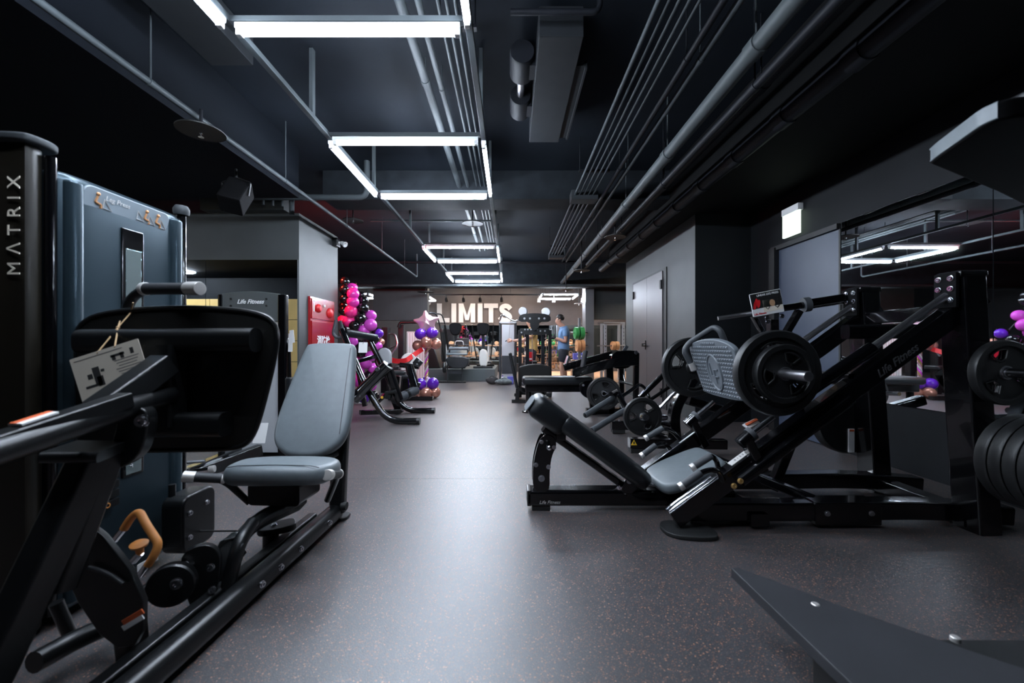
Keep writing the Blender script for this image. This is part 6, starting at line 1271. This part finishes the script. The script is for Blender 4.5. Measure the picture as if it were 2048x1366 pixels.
bm = nb(); poly(bm, [(0, 0), (6, 3), (7, 7), (1, 5)], 0.04, basis(P(855, 612, DL), (pxm, 0, 0), (0, 0, pxm)) @ MX.Diagonal((pxm, pxm, 1, 1))); fin('apostrophe_mark', bm, 'letter', T, flat=True)
# track with spotlights before the letters
T = thing('light_track', 'ceiling track with small spotlights before the letters', 'light', (-0.4, 12.6, 2.3))
bm = nb(); b2(bm, -3.0, 3.2, 13.28, 13.32, 2.66, 2.70)
for x in (-2.8, 0, 3.0): tube(bm, [(x, 13.3, 2.69), (x, 13.3, ZC + 0.01)], 0.008, n=6)
fin('track', bm, 'black_satin', T)
for k, (x, m) in enumerate(((-2.15, 'black_satin'), (-1.58, 'black_satin'), (-1.02, 'black_satin'), (-0.3, 'black_satin'), (0.95, 'white'), (1.45, 'white'), (2.4, 'white'))):
    bm = nb(); tube(bm, [(x, 13.3, 2.67), (x, 13.3, 2.58)], 0.012, n=8); fin('spot_stem', bm, m, T)
    dv = V((0.02, 0.62, -0.55)).normalized() if k < 4 else V((0.0, 0.15, -1)).normalized()
    bm = nb(); lathe(bm, [(0, -0.02), (0.035, -0.02), (0.05, 0.02), (0.055, 0.13), (0.048, 0.13), (0.045, 0.10), (0, 0.10)], axisM(V((x, 13.3, 2.56)), dv), 18); hd = fin('spot_head', bm, m, T)
    bm = nb(); lathe(bm, [(0, 0.104), (0.043, 0.104), (0.043, 0.108), (0, 0.108)], axisM(V((x, 13.3, 2.56)), dv), 16); fin('spot_lens', bm, 'spot_lens', hd)
    ld = bpy.data.lights.new('spot_lamp', 'SPOT'); ld.energy = 40 if k < 4 else 260; ld.color = (1.0, 0.80, 0.66) ; ld.spot_size = math.radians(95); ld.spot_blend = 0.8; ld.shadow_soft_size = 0.04
    lo = bpy.data.objects.new('spot_lamp', ld); COL.objects.link(lo); lo.location = V((x, 13.3, 2.56)) + dv * 0.14; lo.rotation_euler = dv.to_track_quat('-Z', 'Y').to_euler()
# ================================================================ FREE WEIGHTS
def bumper(c, r, w, m, lab, grp):
    bm = nb(); lathe(bm, [(0.028, -w / 2), (r * 0.4, -w / 2), (r * 0.45, -w * 0.42), (r * 0.85, -w * 0.42), (r * 0.9, -w / 2), (r * 0.97, -w / 2), (r, -w * 0.4), (r, w * 0.4), (r * 0.97, w / 2), (r * 0.9, w / 2), (r * 0.85, w * 0.42), (r * 0.45, w * 0.42), (r * 0.4, w / 2), (0.028, w / 2)], axisM(c, (1, 0.12, 0)), 28, closed=True)
    o = fin('bumper_plate', bm, m, org=c); tag(o, lab, 'weight plate', grp); return o
T = thing('plate_tree', 'upright steel rack holding green and orange plates before the mirrored pillar', 'rack', (P(1160, 0, 11.0).x, 11.0, 0))
tx = P(1160, 0, 11.0).x
bm = nb(); b2(bm, tx - 0.035, tx + 0.035, 11.06, 11.13, 0.02, 1.75, bev=0.006); b2(bm, tx - 0.35, tx + 0.35, 10.95, 11.25, 0.0, 0.05, bev=0.006); fin('rack_post', bm, 'steel', T)
for z in (1.33, 0.98, 0.55):
    bm = nb(); tube(bm, [(tx - 0.33, 11.0, z), (tx + 0.22, 11.06, z)], 0.024); bar(bm, [(tx, 11.0, z), (tx, 11.1, z)], 0.04, 0.04); fin('rack_peg', bm, 'chrome', T)
bumper((tx - 0.095, 11.02, 1.33), 0.165, 0.10, 'green_plate', 'green bumper plate on the outer part of the upper rack peg', 'green bumper plates')
bumper((tx + 0.045, 11.04, 1.33), 0.175, 0.12, 'green_plate', 'green bumper plate on the inner part of the upper rack peg', 'green bumper plates')
bumper((tx - 0.05, 11.02, 0.98), 0.165, 0.10, 'orange_plate', 'orange bumper plate on the outer part of the middle rack peg', 'orange bumper plates')
bumper((tx + 0.065, 11.04, 0.98), 0.165, 0.10, 'orange_plate', 'orange bumper plate on the inner part of the middle rack peg', 'orange bumper plates')
# wooden rack with kettlebells and boxes
T = thing('wooden_shelf', 'low wooden shelf rack with kettlebells in the free weights area', 'shelf', (1.75, 12.6, 0))
for z in (0.25, 0.62, 0.98):
    bm = nb(); b2(bm, 1.05, 2.05, 12.45, 12.9, z - 0.02, z, bev=0.004); fin('shelf_board', bm, 'wood', T)
for x in (1.05, 2.05):
    bm = nb(); b2(bm, x - 0.025, x + 0.025, 12.45, 12.9, 0.0, 1.05, bev=0.004); fin('shelf_side', bm, 'black_satin', T)
n_ = 0
for z in (0.25, 0.62, 0.98):
    for k in range(5):
        x = 1.17 + k * 0.185; r = 0.068; c = V((x, 12.62, z + r * 0.95))
        m = ('tan', 'orange_plate', 'tan', 'green_plate', 'tan')[(k + n_) % 5]; nm = {'tan': 'tan', 'orange_plate': 'orange', 'green_plate': 'green'}[m]
        K_ = thing('kettlebell', nm + ' kettlebell on the ' + {0.25: 'lowest', 0.62: 'middle', 0.98: 'top'}[z] + ' board of the wooden shelf', 'kettlebell', (x, 12.62, z), 'kettlebells on the wooden shelf')
        bm = nb(); ball(bm, c, r, (1, 1, 0.95), 14, 10); fin('bell', bm, m, K_, ang=180)
        bm = nb(); tube(bm, [c + V((-.045, 0, .04)), c + V((-.05, 0, .10)), c + V((0, 0, .125)), c + V((.05, 0, .10)), c + V((.045, 0, .04))], 0.014, 0.03, 8); fin('handle', bm, m, K_)
    n_ += 1
T = thing('storage_box', 'violet-blue storage box with white print before the wooden shelf', 'box', (P(1157, 0, 11.9).x, 11.9, 0))
bx_, bz = P(1157, 0, 11.9).x, P(0, 719, 11.9).z
bm = nb(); b2(bm, bx_ - 0.15, bx_ + 0.15, 11.85, 12.1, bz, bz + 0.19, bev=0.01); q_ = fin('box_body', bm, 'blue_box', T)
bm = nb(); poly(bm, rrect(0.14, 0.05, 0.005), 0.003, basis((bx_ + 0.02, 11.848, bz + 0.1), (1, 0, 0), (0, 0, 1))); fin('box_print', bm, 'white_print', q_)
bm = nb(); b2(bm, bx_ - 0.2, bx_ + 0.2, 11.8, 12.15, 0.0, bz, bev=0.01); tag(fin('plyo_box', bm, 'wood', org=(bx_, 11.95, 0)), 'wooden jump box under the violet-blue storage box', 'box')
# power rack under the bulkhead
T = thing('power_rack', 'pale steel power rack beyond the steel double door', 'rack', (2.85, 11.2, 0))
for x in (2.62, 3.12):
    for y in (11.0, 11.45):
        bm = nb(); b2(bm, x - 0.035, x + 0.035, y - 0.035, y + 0.035, 0.0, 1.62, bev=0.005); up_ = fin('rack_upright', bm, 'tower_silver', T)
        if y < 11.2:
            for k in range(10):
                bm = nb(); cyl(bm, (x, y - 0.0365, 0.55 + k * 0.1), (x, y - 0.034, 0.55 + k * 0.1), 0.012, 10); fin('pin_hole', bm, 'ink', up_)
    bm = nb(); b2(bm, x - 0.04, x + 0.04, 10.9, 11.5, 0.0, 0.06, bev=0.005); fin('rack_foot', bm, 'tower_silver', T)
for y in (11.0, 11.45):
    bm = nb(); bar(bm, [(2.58, y, 1.60), (3.16, y, 1.60)], 0.06, 0.06, rad=0.01); fin('top_beam', bm, 'tower_silver', T)
bm = nb(); tube(bm, [(2.40, 10.94, 1.60), (3.0, 10.94, 1.60)], 0.014); fin('pull_up_bar', bm, 'steel', T)
bb_ = thing('barbell', 'steel barbell racked low in the pale power rack', 'barbell', (2.85, 10.94, 0.98))
bm = nb(); tube(bm, [(2.38, 10.94, 0.98), (3.35, 10.94, 0.98)], 0.014); fin('bar_shaft', bm, 'steel', bb_)
for x in (2.60, 3.10):
    bm = nb(); b2(bm, x, x + 0.04, 10.92, 10.97, 0.955, 0.968); fin('bar_hook', bm, 'black_satin', T)
bumper((2.92, 10.94, 0.98), 0.12, 0.09, 'orange_plate', 'orange bumper plate on the barbell of the pale power rack', 'plates on the racked barbell')
bumper((2.82, 10.94, 0.98), 0.12, 0.09, 'orange_plate', 'orange bumper plate on the barbell of the pale power rack', 'plates on the racked barbell')
# added glowing panels that warm and brighten the free weights area and mirrors
for x, y in ((3.3, 13.2), (0.2, 13.9), (-1.6, 13.9), (4.4, 10.2)):
    T = thing('added_panel_light', 'added warm ceiling light panel ' + {3.3: 'over the wooden shelf corner', 0.2: 'before the last white letter', -1.6: 'before the first white letter', 4.4: 'behind the projecting wall'}[x], 'light', (x, y, ZC))
    bm = nb(); b2(bm, x - 0.32, x + 0.32, y - 0.32, y + 0.32, ZC - 0.05, ZC + 0.005, bev=0.004); fin('panel_frame', bm, 'white', T)
    bm = nb(); b2(bm, x - 0.29, x + 0.29, y - 0.29, y + 0.29, ZC - 0.056, ZC - 0.048); fin('panel_diffuser', bm, 'added_warm_glow', T)

# dumbbell rack along the mirrors
T = thing('dumbbell_rack', 'two-tier wooden dumbbell rack along the far mirrors', 'rack', (-0.9, 14.5, 0))
for z in (0.62, 1.0):
    bm = nb(); b2(bm, -2.3, 0.75, 14.35, 14.7, z - 0.04, z, bev=0.004); fin('rack_tray', bm, 'wood', T)
for x in (-2.3, -0.8, 0.75):
    bm = nb(); b2(bm, x - 0.03, x + 0.03, 14.35, 14.7, 0.0, 1.02, bev=0.004); fin('rack_post', bm, 'tower_silver', T)
for z in (0.62, 1.0):
    for k in range(11):
        x = -2.16 + k * 0.275
        if abs(x + 0.8) < 0.06: continue
        D_b = thing('dumbbell', ('tan', 'pale', 'orange')[k % 3] + ' dumbbell on the ' + ('lower' if z < 0.8 else 'upper') + ' tray of the rack by the far mirrors', 'dumbbell', (x, 14.5, z), 'dumbbells on the rack by the far mirrors')
        bm = nb(); tube(bm, [(x, 14.42, z + 0.07), (x, 14.62, z + 0.07)], 0.015, n=8); fin('grip', bm, 'steel', D_b)
        for y in (14.40, 14.64):
            bm = nb(); cyl(bm, (x, y - 0.045, z + 0.07), (x, y + 0.045, z + 0.07), 0.07, 12, bev=0.01); fin('weight_head', bm, ('tan', 'white_pad', 'orange_plate')[k % 3], D_b)
